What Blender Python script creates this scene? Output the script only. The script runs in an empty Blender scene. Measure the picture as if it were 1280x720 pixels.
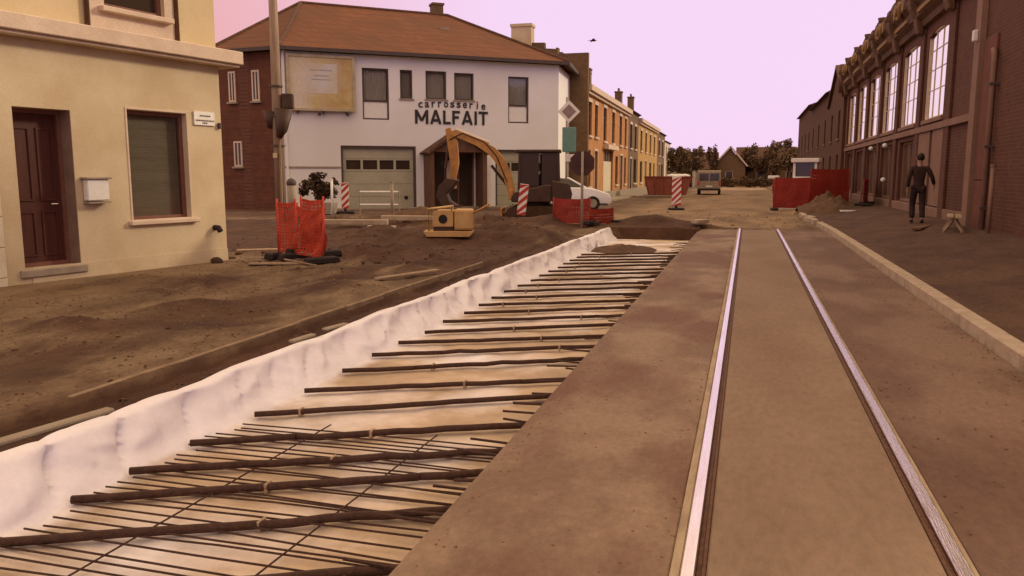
import bpy, bmesh, math, random
from mathutils import Vector, Matrix, noise, Quaternion
random.seed(7)
S = bpy.context.scene
COL = S.collection
R = math.radians

# ------------------------------------------------------------------ camera
PITCH = math.atan(.141); YAW = math.atan(.295*math.cos(PITCH))
cd = bpy.data.cameras.new('camera'); cam = bpy.data.objects.new('camera', cd); COL.objects.link(cam)
cd.sensor_width = 36; cd.lens = 36*1000/1280; cd.clip_start = .05; cd.clip_end = 3000
cam.location = (0, 0, 1.52)
cam.rotation_euler = (math.pi/2-PITCH, 0, YAW)
S.camera = cam
# ------------------------------------------------------------------ world
SUN_AZ, SUN_EL = 52, 24
w = bpy.data.worlds.new('World'); S.world = w; w.use_nodes = True
nt = w.node_tree; nt.nodes.clear()
N = nt.nodes.new; L = nt.links.new
out = N('ShaderNodeOutputWorld'); bg = N('ShaderNodeBackground'); bg.inputs['Strength'].default_value = .1
sky = N('ShaderNodeTexSky'); sky.sky_type = 'NISHITA'; sky.sun_disc = False
sky.sun_elevation = R(SUN_EL); sky.sun_rotation = R(SUN_AZ); sky.dust_density = 3
tc = N('ShaderNodeTexCoord'); dt = N('ShaderNodeVectorMath'); dt.operation = 'DOT_PRODUCT'
dt.inputs[1].default_value = (-.82, .57, 0)
mr = N('ShaderNodeMapRange'); mr.inputs['From Min'].default_value = .76; mr.inputs['From Max'].default_value = .97
mr.interpolation_type = 'SMOOTHSTEP'
grad = N('ShaderNodeMix'); grad.data_type = 'RGBA'
grad.inputs['A'].default_value = (9.5, 6.9, 9.4, 1); grad.inputs['B'].default_value = (8.6, 4.3, 4.4, 1)
mx = N('ShaderNodeMix'); mx.data_type = 'RGBA'; mx.inputs['Factor'].default_value = .97
sz = N('ShaderNodeSeparateXYZ'); L(tc.outputs['Generated'], sz.inputs[0])
mz = N('ShaderNodeMapRange'); mz.inputs['From Min'].default_value = .28; mz.inputs['From Max'].default_value = .6; mz.interpolation_type = 'SMOOTHSTEP'
L(sz.outputs['Z'], mz.inputs['Value'])
up = N('ShaderNodeMix'); up.data_type = 'RGBA'; up.inputs['B'].default_value = (14.6, 10.5, 7.0, 1)
L(mz.outputs[0], up.inputs['Factor']); L(grad.outputs['Result'], up.inputs['A'])
L(tc.outputs['Generated'], dt.inputs[0]); L(dt.outputs['Value'], mr.inputs['Value'])
L(mr.outputs['Result'], grad.inputs['Factor'])
L(sky.outputs['Color'], mx.inputs['A']); L(up.outputs['Result'], mx.inputs['B'])
L(mx.outputs['Result'], bg.inputs['Color']); L(bg.outputs[0], out.inputs[0])
# ------------------------------------------------------------------ sun
sd = bpy.data.lights.new('sun', 'SUN'); sd.energy = 2.4; sd.angle = R(8); sd.color = (1, .82, .60)
sun = bpy.data.objects.new('sun', sd); COL.objects.link(sun)
sv = Vector((math.sin(R(SUN_AZ))*math.cos(R(SUN_EL)), math.cos(R(SUN_AZ))*math.cos(R(SUN_EL)), math.sin(R(SUN_EL))))
sun.rotation_euler = sv.to_track_quat('Z', 'Y').to_euler(); sun.location = (20, 10, 30)
# ------------------------------------------------------------------ view
S.view_settings.view_transform = 'Standard'; S.view_settings.look = 'None'
S.view_settings.exposure = 0.0; S.view_settings.gamma = 1; S.view_settings.use_curve_mapping = False
S.render.engine = 'CYCLES'

# ================================================================== helpers
def lin(c):
    f = lambda v: v/12.92 if v <= .04045 else ((v+.055)/1.055)**2.4
    return tuple(f(v/255) for v in c)
MATS = {}
def mat(name, c1, c2=None, scale=3., rough=.85, bump=.3, bscale=None, metal=0., stretch=(1,1,1), spec=.3,
        brick=None, attr=None, c3=None, s3=.5, detail=8, emit=None, contrast=(.35,.65), grain=.14, bdist=.02, e3=(.45,.62)):
    """c1, c2: linear albedo; noise mixes them. c3: a third tone in large patches."""
    if name in MATS: return MATS[name]
    m = bpy.data.materials.new(name); m.use_nodes = True; MATS[name] = m
    t = m.node_tree; nn = t.nodes.new; ll = t.links.new
    b = t.nodes['Principled BSDF']
    b.inputs['Roughness'].default_value = rough; b.inputs['Metallic'].default_value = metal
    b.inputs['Specular IOR Level'].default_value = spec
    c2 = c2 or tuple(v*.75 for v in c1)
    co = nn('ShaderNodeTexCoord'); mp = nn('ShaderNodeMapping'); mp.inputs['Scale'].default_value = stretch
    ll(co.outputs['Object'], mp.inputs['Vector'])
    nz = nn('ShaderNodeTexNoise'); nz.inputs['Scale'].default_value = scale; nz.inputs['Detail'].default_value = detail
    nz.inputs['Roughness'].default_value = .62
    ll(mp.outputs[0], nz.inputs['Vector'])
    r = nn('ShaderNodeMapRange'); r.inputs['From Min'].default_value = contrast[0]; r.inputs['From Max'].default_value = contrast[1]
    ll(nz.outputs['Fac'], r.inputs['Value'])
    mix = nn('ShaderNodeMix'); mix.data_type = 'RGBA'
    mix.inputs['A'].default_value = (*c1, 1); mix.inputs['B'].default_value = (*c2, 1)
    ll(r.outputs[0], mix.inputs['Factor']); cur = mix.outputs['Result']
    if c3:
        n3 = nn('ShaderNodeTexNoise'); n3.inputs['Scale'].default_value = s3; n3.inputs['Detail'].default_value = 5
        ll(mp.outputs[0], n3.inputs['Vector'])
        r3 = nn('ShaderNodeMapRange'); r3.inputs['From Min'].default_value = e3[0]; r3.inputs['From Max'].default_value = e3[1]
        ll(n3.outputs['Fac'], r3.inputs['Value'])
        m3 = nn('ShaderNodeMix'); m3.data_type = 'RGBA'; m3.inputs['B'].default_value = (*c3, 1)
        ll(r3.outputs[0], m3.inputs['Factor']); ll(cur, m3.inputs['A']); cur = m3.outputs['Result']
    if detail:     # fine grain
        g1 = nn('ShaderNodeTexNoise'); g1.inputs['Scale'].default_value = scale*17; g1.inputs['Detail'].default_value = 5; g1.inputs['Roughness'].default_value = .7
        ll(mp.outputs[0], g1.inputs['Vector'])
        g2 = nn('ShaderNodeMapRange'); g2.inputs['From Min'].default_value = .3; g2.inputs['From Max'].default_value = .7
        g2.inputs['To Min'].default_value = 1-grain; g2.inputs['To Max'].default_value = 1+grain*.7
        ll(g1.outputs['Fac'], g2.inputs['Value'])
        g3 = nn('ShaderNodeVectorMath'); g3.operation = 'SCALE'; ll(cur, g3.inputs[0]); ll(g2.outputs[0], g3.inputs['Scale']); cur = g3.outputs[0]
    if brick:      # (width, height, mortar colour)
        sx = nn('ShaderNodeSeparateXYZ'); ad = nn('ShaderNodeMath'); ad.operation = 'ADD'; cx = nn('ShaderNodeCombineXYZ')
        ll(co.outputs['Object'], sx.inputs[0]); ll(sx.outputs['X'], ad.inputs[0]); ll(sx.outputs['Y'], ad.inputs[1])
        ll(ad.outputs[0], cx.inputs['X']); ll(sx.outputs['Z'], cx.inputs['Y'])
        bt = nn('ShaderNodeTexBrick'); bt.inputs['Scale'].default_value = 1
        bt.inputs['Brick Width'].default_value = brick[0]; bt.inputs['Row Height'].default_value = brick[1]
        bt.inputs['Mortar Size'].default_value = brick[1]*.09; bt.inputs['Mortar'].default_value = (*brick[2], 1)
        ll(cx.outputs[0], bt.inputs['Vector']); ll(cur, bt.inputs['Color1'])
        dk = nn('ShaderNodeMix'); dk.data_type = 'RGBA'; dk.blend_type = 'MULTIPLY'; dk.inputs['Factor'].default_value = 1
        dk.inputs['B'].default_value = (.8, .78, .76, 1); ll(cur, dk.inputs['A']); ll(dk.outputs['Result'], bt.inputs['Color2'])
        cur = bt.outputs['Color']
    if attr:       # soil zones held in a colour attribute: (R: wet soil, G: worn paving, B: dry pale soil)
        va = nn('ShaderNodeAttribute'); va.attribute_name = 'zone'; sp = nn('ShaderNodeSeparateColor')
        ll(va.outputs['Color'], sp.inputs[0])
        for ch, colr in zip(('Red', 'Green', 'Blue'), attr):
            mm = nn('ShaderNodeMix'); mm.data_type = 'RGBA'
            vm = nn('ShaderNodeMix'); vm.data_type = 'RGBA'
            vm.inputs['A'].default_value = (*colr, 1); vm.inputs['B'].default_value = (*[v*.62 for v in colr], 1)
            ll(r.outputs[0], vm.inputs['Factor']); ll(vm.outputs['Result'], mm.inputs['B'])
            # break the zone edge up with noise
            e1 = nn('ShaderNodeMath'); e1.operation = 'ADD'; e2 = nn('ShaderNodeMapRange')
            e2.inputs['From Min'].default_value = .75; e2.inputs['From Max'].default_value = 1.2
            ll(sp.outputs[ch], e1.inputs[0]); ll(nz.outputs['Fac'], e1.inputs[1]); ll(e1.outputs[0], e2.inputs['Value'])
            ll(e2.outputs[0], mm.inputs['Factor']); ll(cur, mm.inputs['A']); cur = mm.outputs['Result']
    ll(cur, b.inputs['Base Color'])
    if bump:
        bn = nn('ShaderNodeTexNoise'); bn.inputs['Scale'].default_value = bscale or scale*4; bn.inputs['Detail'].default_value = 6
        ll(mp.outputs[0], bn.inputs['Vector'])
        bp = nn('ShaderNodeBump'); bp.inputs['Strength'].default_value = bump; bp.inputs['Distance'].default_value = bdist
        ll(bn.outputs['Fac'], bp.inputs['Height']); ll(bp.outputs[0], b.inputs['Normal'])
    if emit:
        b.inputs['Emission Color'].default_value = (*emit[0], 1); b.inputs['Emission Strength'].default_value = emit[1]
    return m

def glass(name, tint=(.03,.03,.03), rough=.06, clear=0., spec=1.):
    if name in MATS: return MATS[name]
    m = bpy.data.materials.new(name); m.use_nodes = True; MATS[name] = m
    t = m.node_tree; b = t.nodes['Principled BSDF']; nn = t.nodes.new
    b.inputs['Base Color'].default_value = (*tint, 1); b.inputs['Roughness'].default_value = rough
    b.inputs['Specular IOR Level'].default_value = spec
    if clear:
        tr = nn('ShaderNodeBsdfTransparent'); ms = nn('ShaderNodeMixShader'); lw = nn('ShaderNodeLayerWeight'); lw.inputs[0].default_value = .5; pw = nn('ShaderNodeMath'); pw.operation = 'POWER'; pw.inputs[1].default_value = 4
        fr = nn('ShaderNodeMath'); fr.operation = 'MULTIPLY_ADD'; fr.inputs[1].default_value = .6; fr.inputs[2].default_value = .05
        t.links.new(lw.outputs['Facing'], pw.inputs[0]); t.links.new(pw.outputs[0], fr.inputs[0])
        gl = nn('ShaderNodeBsdfGlossy'); gl.inputs['Roughness'].default_value = rough
        tr.inputs[0].default_value = (clear, clear, clear, 1)
        t.links.new(fr.outputs[0], ms.inputs[0]); t.links.new(tr.outputs[0], ms.inputs[1]); t.links.new(gl.outputs[0], ms.inputs[2])
        t.links.new(ms.outputs[0], t.nodes['Material Output'].inputs[0])
    return m

class MB:
    def __init__(s): s.bm = bmesh.new()
    def quad(s, pts):
        return s.bm.faces.new([s.bm.verts.new(p) for p in pts])
    def box(s, x0, x1, y0, y1, z0, z1, M=None):
        v = [Vector((x, y, z)) for x in (x0, x1) for y in (y0, y1) for z in (z0, z1)]
        if M: v = [M @ p for p in v]
        v = [s.bm.verts.new(p) for p in v]
        for f in ((0,1,3,2),(4,6,7,5),(0,4,5,1),(2,3,7,6),(0,2,6,4),(1,5,7,3)): s.bm.faces.new([v[i] for i in f])
        return s
    def prism(s, poly, axis, a, b, M=None):
        """poly of 2-D points; axis: which coordinate is extruded from a to b."""
        def P(p, t):
            q = {'x': (t, p[0], p[1]), 'y': (p[0], t, p[1]), 'z': (p[0], p[1], t)}[axis]
            q = Vector(q); return M @ q if M else q
        A = [s.bm.verts.new(P(p, a)) for p in poly]; B = [s.bm.verts.new(P(p, b)) for p in poly]
        s.bm.faces.new(A); s.bm.faces.new(B[::-1]); n = len(poly)
        for i in range(n): s.bm.faces.new([A[i], B[i], B[(i+1) % n], A[(i+1) % n]])
        return s
    def tube(s, pts, r, n=8, r1=None, cap=True):
        pts = [Vector(p) for p in pts]; rings = []
        for i, p in enumerate(pts):
            d = (pts[min(i+1, len(pts)-1)]-pts[max(i-1, 0)]).normalized()
            u = d.cross(Vector((0, 0, 1)))
            if u.length < .05: u = d.cross(Vector((1, 0, 0)))
            u.normalize(); v = d.cross(u); rr = r if r1 is None else r+(r1-r)*i/(len(pts)-1)
            rings.append([s.bm.verts.new(p+(u*math.cos(2*math.pi*k/n)+v*math.sin(2*math.pi*k/n))*rr) for k in range(n)])
        for a, b in zip(rings, rings[1:]):
            for k in range(n): s.bm.faces.new([a[k], a[(k+1) % n], b[(k+1) % n], b[k]])
        if cap: s.bm.faces.new(rings[0][::-1]); s.bm.faces.new(rings[-1])
        return s
    def bar(s, p, q, w, h=None):
        """square bar between two points"""
        h = h or w; p = Vector(p); q = Vector(q); d = q-p; Ln = d.length
        M = Matrix.Translation(p) @ d.to_track_quat('X', 'Z').to_matrix().to_4x4()
        return s.box(0, Ln, -w/2, w/2, -h/2, h/2, M)
    def disc(s, c, nrm, r, t, n=24):
        nrm = Vector(nrm).normalized(); c = Vector(c)
        return s.tube([c-nrm*t/2, c+nrm*t/2], r, n)
    def build(s, name, m, parent=None, bevel=0., smooth=False, seg=1):
        bmesh.ops.recalc_face_normals(s.bm, faces=s.bm.faces[:])
        if bevel:
            bmesh.ops.bevel(s.bm, geom=[e for e in s.bm.edges if len(e.link_faces) == 2 and e.calc_face_angle(0) > .5],
                            offset=bevel, segments=seg, profile=.5, affect='EDGES')
        me = bpy.data.meshes.new(name); s.bm.to_mesh(me); s.bm.free()
        me.materials.append(m)
        if smooth:
            for p in me.polygons: p.use_smooth = True
        o = bpy.data.objects.new(name, me); COL.objects.link(o)
        if parent: o.parent = parent
        return o
def thing(name, label, cat, loc=(0,0,0), rz=0., group=None):
    o = bpy.data.objects.new(name, None); COL.objects.link(o); o.empty_display_size = .2
    o.location = loc; o.rotation_euler = (0, 0, rz)
    return tag(o, label, cat, group)
def tag(o, label, cat, group=None):
    o['label'] = label; o['category'] = cat
    if group: o['group'] = group
    return o
def struct(o): o['kind'] = 'structure'; return o
def relabel(o, label): o['label'] = label; return o
def copy_tree(o, parent=None):
    kids = list(o.children); c = o.copy(); COL.objects.link(c); c.parent = parent
    for ch in kids: copy_tree(ch, c)
    return c

def wall(name, m, parent, s0, s1, z0, z1, y0, y1, openings=()):
    """wall slab in the parent's x-z plane with rectangular openings (a0,a1,b0,b1)"""
    mb = MB(); xs = sorted({s0, s1, *[o[0] for o in openings], *[o[1] for o in openings]})
    for a, b in zip(xs, xs[1:]):
        mid = (a+b)/2; holes = sorted([(o[2], o[3]) for o in openings if o[0] < mid < o[1]]); z = z0
        for h0, h1 in holes:
            if h0 > z: mb.box(a, b, y0, y1, z, h0)
            z = h1
        if z < z1: mb.box(a, b, y0, y1, z, z1)
    bmesh.ops.remove_doubles(mb.bm, verts=mb.bm.verts[:], dist=.0005)
    # drop the faces two neighbouring blocks share
    seen = {}
    for f in mb.bm.faces: seen.setdefault(tuple(sorted(v.index for v in f.verts)) if False else tuple(sorted(tuple(round(c, 3) for c in v.co) for v in f.verts)), []).append(f)
    dead = [f for fs in seen.values() if len(fs) > 1 for f in fs]
    if dead: bmesh.ops.delete(mb.bm, geom=dead, context='FACES')
    return mb.build(name, m, parent)

def frame_ring(mb, a0, a1, b0, b1, t, y0, y1):
    mb.box(a0, a0+t, y0, y1, b0, b1); mb.box(a1-t, a1, y0, y1, b0, b1)
    mb.box(a0+t, a1-t, y0, y1, b0, b0+t); mb.box(a0+t, a1-t, y0, y1, b1-t, b1)

def leafy(mb, c, rad, n, size, seed=0):
    rnd = random.Random(seed); c = Vector(c); bm = mb.bm
    cl = [(Vector((rnd.gauss(0,.42), rnd.gauss(0,.42), rnd.gauss(0,.4))), rnd.uniform(.25,.5)) for _ in range(14)]
    for _ in range(n):
        k, rr = rnd.choice(cl)
        v = Vector((rnd.gauss(0,1), rnd.gauss(0,1), rnd.gauss(0,1))).normalized()*rr*rnd.random()**.4
        p = k+v
        if p.length > 1.15: continue
        p = c+Vector((p.x*rad[0], p.y*rad[1], p.z*rad[2]))
        q = Quaternion(Vector((rnd.gauss(0,1), rnd.gauss(0,1), rnd.gauss(0,1))).normalized(), rnd.uniform(0,6.28)).to_matrix()
        sz = size*rnd.uniform(.6,1.3)
        bm.faces.new([bm.verts.new(p+q@Vector(t)*sz) for t in ((-.5,0,0),(0,.35,.1),(.6,0,0),(0,-.35,.1))])

# ================================================================== materials
M_soil = mat('soil', (.215,.145,.082), (.115,.068,.037), 1.6, .95, 1., 9, attr=((.088,.04,.021),(.115,.06,.034),(.32,.21,.115)), c3=(.10,.054,.027), s3=.75, e3=(.5,.6), contrast=(.38,.62), stretch=(1,.6,1), bdist=.06, grain=.3)
M_slabL = mat('slab_concrete', (.28,.19,.12), (.20,.125,.078), 1.6, .8, .5, 60, c3=(.17,.088,.055), s3=.75, stretch=(1,.6,1), contrast=(.42,.58), e3=(.47,.57), grain=.2)
M_slabM = mat('track_concrete', (.265,.18,.115), (.215,.142,.088), 1.2, .85, .4, 90, stretch=(1,.4,1), c3=(.20,.125,.075), s3=.5, e3=(.5,.66), grain=.16)
M_slabR = mat('strip_asphalt', (.17,.096,.06), (.125,.068,.042), 1.4, .8, .35, 70, c3=(.21,.13,.085), s3=.8, stretch=(1,.5,1), e3=(.47,.57), grain=.2)
M_steel = mat('rail_steel', (.95,.88,.78), (.80,.70,.58), 3, .22, .08, 30, metal=1, stretch=(8,.4,1))
M_rust = mat('rusty_steel', (.16,.075,.035), (.09,.038,.018), 30, .7, .3, metal=.2)
M_grout_glare = mat('grout_with_glare', (.42,.32,.20), (.28,.20,.12), 9, .75, .3, 60, stretch=(1,.3,1))  # grout tone paled to carry glare off the rail
M_dark = mat('dark_rubber', (.03,.02,.016), (.02,.013,.01), 12, .8, .2)
M_kerb = mat('kerb_stone', (.50,.40,.29), (.37,.28,.19), 6, .85, .4, 50)
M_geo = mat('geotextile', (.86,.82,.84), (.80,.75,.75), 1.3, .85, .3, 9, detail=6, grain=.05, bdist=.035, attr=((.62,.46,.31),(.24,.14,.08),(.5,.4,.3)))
M_rebar = mat('rebar', (.075,.033,.019), (.042,.019,.012), 25, .8, .5, 90)
M_plaster = mat('ochre_plaster', (.60,.49,.31), (.54,.43,.26), 1.2, .9, .25, 40, c3=(.50,.385,.22), s3=.6, grain=.06)
M_plaster2 = mat('yellow_plaster', (.62,.49,.29), (.56,.44,.24), 1.5, .9, .2, 40, grain=.06)
M_cream = mat('cream_stone', (.66,.58,.42), (.58,.50,.34), 2, .85, .2, 30)
M_ledge = mat('pale_coping', (.66,.52,.38), (.55,.42,.30), 2.5, .85, .2, 30)
M_white = mat('white_render', (.78,.76,.72), (.74,.72,.67), .7, .85, .1, 30, grain=.025, c3=(.70,.67,.60), s3=.25)
M_whitepaint = mat('white_paint', (.80,.78,.70), (.72,.69,.60), 8, .55, .1)
M_redbrick = mat('dark_red_brick', (.16,.055,.025), (.10,.035,.018), 3, .9, .3, brick=(.24,.08,(.13,.06,.035)))
M_orbrick = mat('orange_brick', (.56,.25,.075), (.42,.17,.05), 2, .9, .3, brick=(.24,.08,(.36,.24,.11)))
M_yebrick = mat('yellow_brick', (.58,.35,.09), (.46,.26,.065), 2, .9, .3, brick=(.24,.08,(.36,.24,.11)))
M_brbrick = mat('brown_brick', (.19,.115,.05), (.135,.078,.034), 2, .9, .3, brick=(.24,.08,(.19,.12,.07)))
M_dkhouse = mat('dark_brown_brick', (.125,.052,.02), (.09,.037,.014), 2, .9, .3, brick=(.24,.08,(.11,.055,.026)))  # darker brown brick for the houses past the shop
M_dkbrick = mat('shop_brick', (.135,.052,.03), (.10,.038,.022), 2, .9, .3, brick=(.24,.08,(.13,.07,.045)))
M_tile = mat('roof_tiles', (.20,.070,.024), (.15,.050,.018), 1.5, .85, .3, brick=(.24,.3,(.11,.04,.015)), c3=(.14,.052,.02), s3=.4)
M_tile2 = mat('brown_roof_tiles', (.14,.062,.03), (.09,.04,.02), 2.5, .85, .3, brick=(.24,.3,(.07,.034,.02)))
M_trim = mat('dark_window_trim', (.10,.07,.055), (.07,.05,.04), 6, .7, .1)
M_redframe = mat('red_brown_frame', (.20,.085,.055), (.15,.06,.04), 6, .55, .1)
M_blind = mat('roller_blind', (.30,.25,.17), (.24,.20,.13), 2, .8, .5, 20, stretch=(.2,.2,4))
M_curtain = mat('net_curtain', (.80,.76,.66), (.60,.55,.46), 5, .9, .4, 10, stretch=(6,6,.3))
M_garage = mat('garage_door_paint', (.42,.39,.27), (.37,.34,.23), 1.5, .6, .1)
M_door = mat('dark_red_door', (.085,.024,.016), (.06,.017,.012), 4, .5, .1, stretch=(4,4,.4))
M_wood = mat('brown_timber', (.17,.085,.045), (.10,.05,.027), 3, .8, .3, stretch=(6,6,.5))
M_plank = mat('weathered_plank', (.40,.29,.18), (.27,.18,.11), 5, .85, .3, stretch=(6,1,6))
M_pole = mat('grey_pole', (.36,.26,.18), (.24,.165,.105), 3, .85, .3, stretch=(5,5,.4))
M_net = mat('orange_red_net', (.58,.07,.03), (.42,.045,.02), 5, .6, .1)
M_netd = mat('dull_red_net', (.34,.035,.02), (.25,.025,.016), 5, .6, .1)
M_red = mat('sign_red', (.50,.05,.03), (.42,.04,.025), 5, .5, .05)
M_yellow = mat('machine_yellow', (.50,.25,.065), (.33,.15,.045), 3, .5, .15)
M_yellow2 = mat('compactor_yellow', (.60,.38,.15), (.48,.29,.10), 4, .5, .15)
M_mach = mat('machine_dark', (.075,.038,.022), (.05,.026,.016), 4, .6, .2)
M_track = mat('muddy_track', (.08,.042,.022), (.05,.026,.014), 8, .95, .5)
M_carw = mat('white_car_paint', (.80,.78,.76), (.77,.75,.73), 2, .25, 0, spec=.6)
M_glass = glass('window_glass', clear=.82)
M_dglass = glass('dark_glass', (.045,.03,.02), .08, spec=.45)
M_mirror = mat('coated_glass', (1,1,.80), (.97,.96,.75), 1, .06, .02, 2, metal=1, grain=0)
M_teal = mat('teal_sign', (.17,.30,.24), (.13,.25,.20), 6, .5, .05)
M_signback = mat('sign_back', (.075,.028,.022), (.055,.022,.018), 6, .6, .05)
M_leaf = mat('bush_leaf', (.085,.05,.018), (.05,.03,.012), 3, .8, 0)
M_leaf2 = mat('tree_leaf', (.20,.125,.055), (.12,.07,.033), .8, .8, 0)
M_bark = mat('bark', (.10,.06,.035), (.06,.035,.02), 6, .9, .5)
M_conc = mat('grey_concrete', (.34,.28,.20), (.27,.21,.15), 4, .85, .3)
M_letters = mat('black_lettering', (.035,.032,.03), (.028,.025,.024), 4, .6, 0)
M_cornice = mat('ornamental_cornice', (.14,.07,.032), (.085,.042,.021), 2.2, .8, .5, 8)
M_panel = mat('shopfront_panel', (.26,.15,.098), (.20,.115,.075), 1.5, .8, .2)
M_skin = mat('skin', (.36,.2,.13), (.33,.18,.12), 5, .6, 0)
M_cloth = mat('dark_coat', (.045,.02,.015), (.03,.014,.011), 6, .9, .2)
M_cloth2 = mat('dark_trousers', (.035,.017,.013), (.025,.013,.01), 6, .9, .2)
M_hair = mat('dark_hair', (.03,.017,.011), (.02,.012,.008), 10, .7, .2)

# ================================================================== ground
def sm(a, b, t):
    t = max(0, min(1, (t-a)/(b-a))); return t*t*(3-2*t)
def nz(x, y, s, o=0): return noise.noise(Vector((x*s, y*s, o)))
MOUNDS = [(-2.5,23.9,1.6,1.3,.36),(-6.6,13.6,1.5,1.2,.22),(-8.2,17.5,2.2,1.3,.28),(-5.4,18.6,1.6,1.4,.28),(-7.2,20.8,2.4,1.6,.4),
          (-11.5,20.5,2.2,1.3,.3),(-5.2,9.2,.55,.9,.12),(-6.0,7.8,.8,.5,.09),(-7.2,9.6,.8,.7,.07),(-5.6,23.2,1.5,1.5,.3),(-9.5,23.5,2,1.2,.28),
          (3.0,36,.9,1.5,.4),(-6.2,6.2,.9,.5,.08),(-12.5,25,1.5,.8,.2),(-5.0,12.2,.5,1.2,.16)]
def flatness(x, y):      # 0 on paving, 1 on dug soil
    f = sm(-4.35, -4.7, x)*sm(45, 34, y)
    return f
def ground_z(x, y):
    if -3.82 < x < -1.22 and y < 22.45: return -.42
    if -1.22 <= x < 2.2 and y < 23.55: return -.07
    z = 0.
    if x > 2.2: return .10+.26*sm(2.3, 5.0, x)+.006*nz(x, y, .8)
    for a, b, ra, rb, h in MOUNDS:
        d = ((x-a)/ra)**2+((y-b)/rb)**2
        if d < 4: z += h*math.exp(-d*1.4)*(1+.5*nz(x, y, 2.3, a)+.25*nz(x, y, 6, b))
    if y < 30:
        k = flatness(x, y)*sm(-60, -14, x)
        near = sm(0, 1.2, abs(x+9.6-(y-9)*.2)) if y < 13 else 1
        z += k*near*(.045*nz(x, y, .7)+.035*nz(x, y, 2.2, 3)+.022*nz(x, y, 6, 5)+.012*nz(x, y, 14, 9))
        if -4.4 < x <= -3.8: z += -.10*sm(22, 14, y)+.03*nz(x, y, 4)+.015*nz(x,y,11)
    if y >= 22.45 and x < 2.2:
        z += sm(22.4, 24, y)*(.025*nz(x, y, .9, 2)+.015*nz(x, y, 3, 7))*sm(80, 40, y)
    if y > 23.55 and -1.3 < x < 2.2: z += -.02
    return z
def lines(segs):
    v = [segs[0][0]]
    for a, b, st in segs:
        n = max(1, round((b-a)/st)); v += [a+(b-a)*(i+1)/n for i in range(n)]
    return v
xs = lines([(-700,-60,80),(-60,-20,4),(-20,-9.5,.35),(-9.5,-4.46,.07),(-4.46,-3.84,.05),(-3.84,-3.80,.04),(-3.80,-1.24,.6),(-1.24,-1.2,.04),(-1.2,2.18,.35),(2.18,2.22,.04),(2.22,5.4,.2),(5.4,60,6),(60,700,80)])
ys = lines([(-60,-4,8),(-4,2,.5),(2,14,.075),(14,22.42,.11),(22.42,22.48,.06),(22.48,23.5,.17),(23.5,23.6,.1),(23.6,34,.2),(34,60,1),(60,150,6),(150,1500,150)])
bm = bmesh.new(); cl = bm.verts.layers.float_color.new('zone')
rows = []
for y in ys:
    row = []
    for x in xs:
        v = bm.verts.new((x, y, ground_z(x, y)))
        wet = 0.
        wet = max(wet, sm(-4.2, -4.6, x)*sm(11.0, 13.2, y+(x+6)*.4)*sm(25.5, 23, y)*.9)
        wet = max(wet, 1.0*sm(-4.5, -4.3, x)*sm(-3.4, -3.6, x)*sm(20, 16, y))
        for a, b, ra, rb, h in MOUNDS:
            d = ((x-a)/ra)**2+((y-b)/rb)**2
            wet = max(wet, .75*math.exp(-d*1.1))
        if y < 12 and x < -4.4: wet = max(wet, .34*sm(-6.9, -5.2, x+.8*nz(x, y, .6))+.55*nz(x*.7, y, 1.1, 4))
        if -3.7 < x < -1.1 and 22.3 < y < 25: wet = max(wet, .95)
        g = 1. if x > 2.2 and y < 60 else .85*sm(24, 26, y)*sm(-6, -9, x)*sm(60, 40, y)
        pale = sm(23, 25.5, y)*sm(-7, -4, x)*sm(3, 2.2, x)*(.62+.6*nz(x, y*.35, .8, 11)) if x < 2.2 else 0
        if x < -4.5 and y < 12: pale = max(pale, .45*sm(-7.4, -8.6, x)+.25*nz(x, y, 1.1, 8))
        v[cl] = (max(0, wet), g, max(0, min(1, pale)), 1)
        row.append(v)
    rows.append(row)
for r0, r1 in zip(rows, rows[1:]):
    for i in range(len(xs)-1): bm.faces.new((r0[i], r0[i+1], r1[i+1], r1[i]))
me = bpy.data.meshes.new('ground'); bm.to_mesh(me); bm.free(); me.materials.append(M_soil)
for p in me.polygons: p.use_smooth = True
ground = struct(bpy.data.objects.new('ground', me)); COL.objects.link(ground)

# track slabs
def slab(x0, x1, m, z=0.):
    o = struct(MB().box(x0, x1, -6, 23.5, -.5, z).build('track_slab', m, bevel=.008)); return o
slabL = slab(-1.27, -.232, M_slabL); slab(-.095, .795, M_slabM, .004); slab(.915, 2.115, M_slabR, -.006)
# short dowels sticking out of the slab edge over the trench
for i in range(70):
    y = 2.2+i*.27+random.uniform(-.06, .06); z = -random.uniform(.10, .2); l = random.uniform(.15, .42)
    MB().tube([(-1.268, y, z), (-1.268-l, y+random.uniform(.0,.10), z-random.uniform(.0,.05))], .009, 5).build('dowel', M_rebar, slabL)

# ================================================================== rails
def rail(x, inner, label):
    t = thing('tram_rail', label, 'rail', (x, 0, 0))
    s = inner
    def b(a, c, z0, z1, nm, m, bev=.002, y1=23.5):
        a, c = sorted((a*s, c*s)); MB().box(a, c, -6, y1, z0, z1).build(nm, m, t, bevel=bev)
    b(-.030, .028, -.14, .008, 'rail_head', M_steel, .006, 23.9)
    b(.030, .048, -.14, -.014, 'flangeway', M_rust, 0)
    b(.050, .066, -.14, .003, 'rail_lip', M_rust, .003)
    b(-.068 if s > 0 else -.05, -.032, -.14, .001, 'grout_glare_strip', M_grout_glare, .002)  # grout beside the head, its pale band also stands for rail glare
    return t
rail(-.163, 1, 'shiny grooved tram rail nearest the white lined trench, set in brown concrete')
rail(.863, -1, 'shiny grooved tram rail nearer the pale kerb, set beside dark asphalt')

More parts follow.
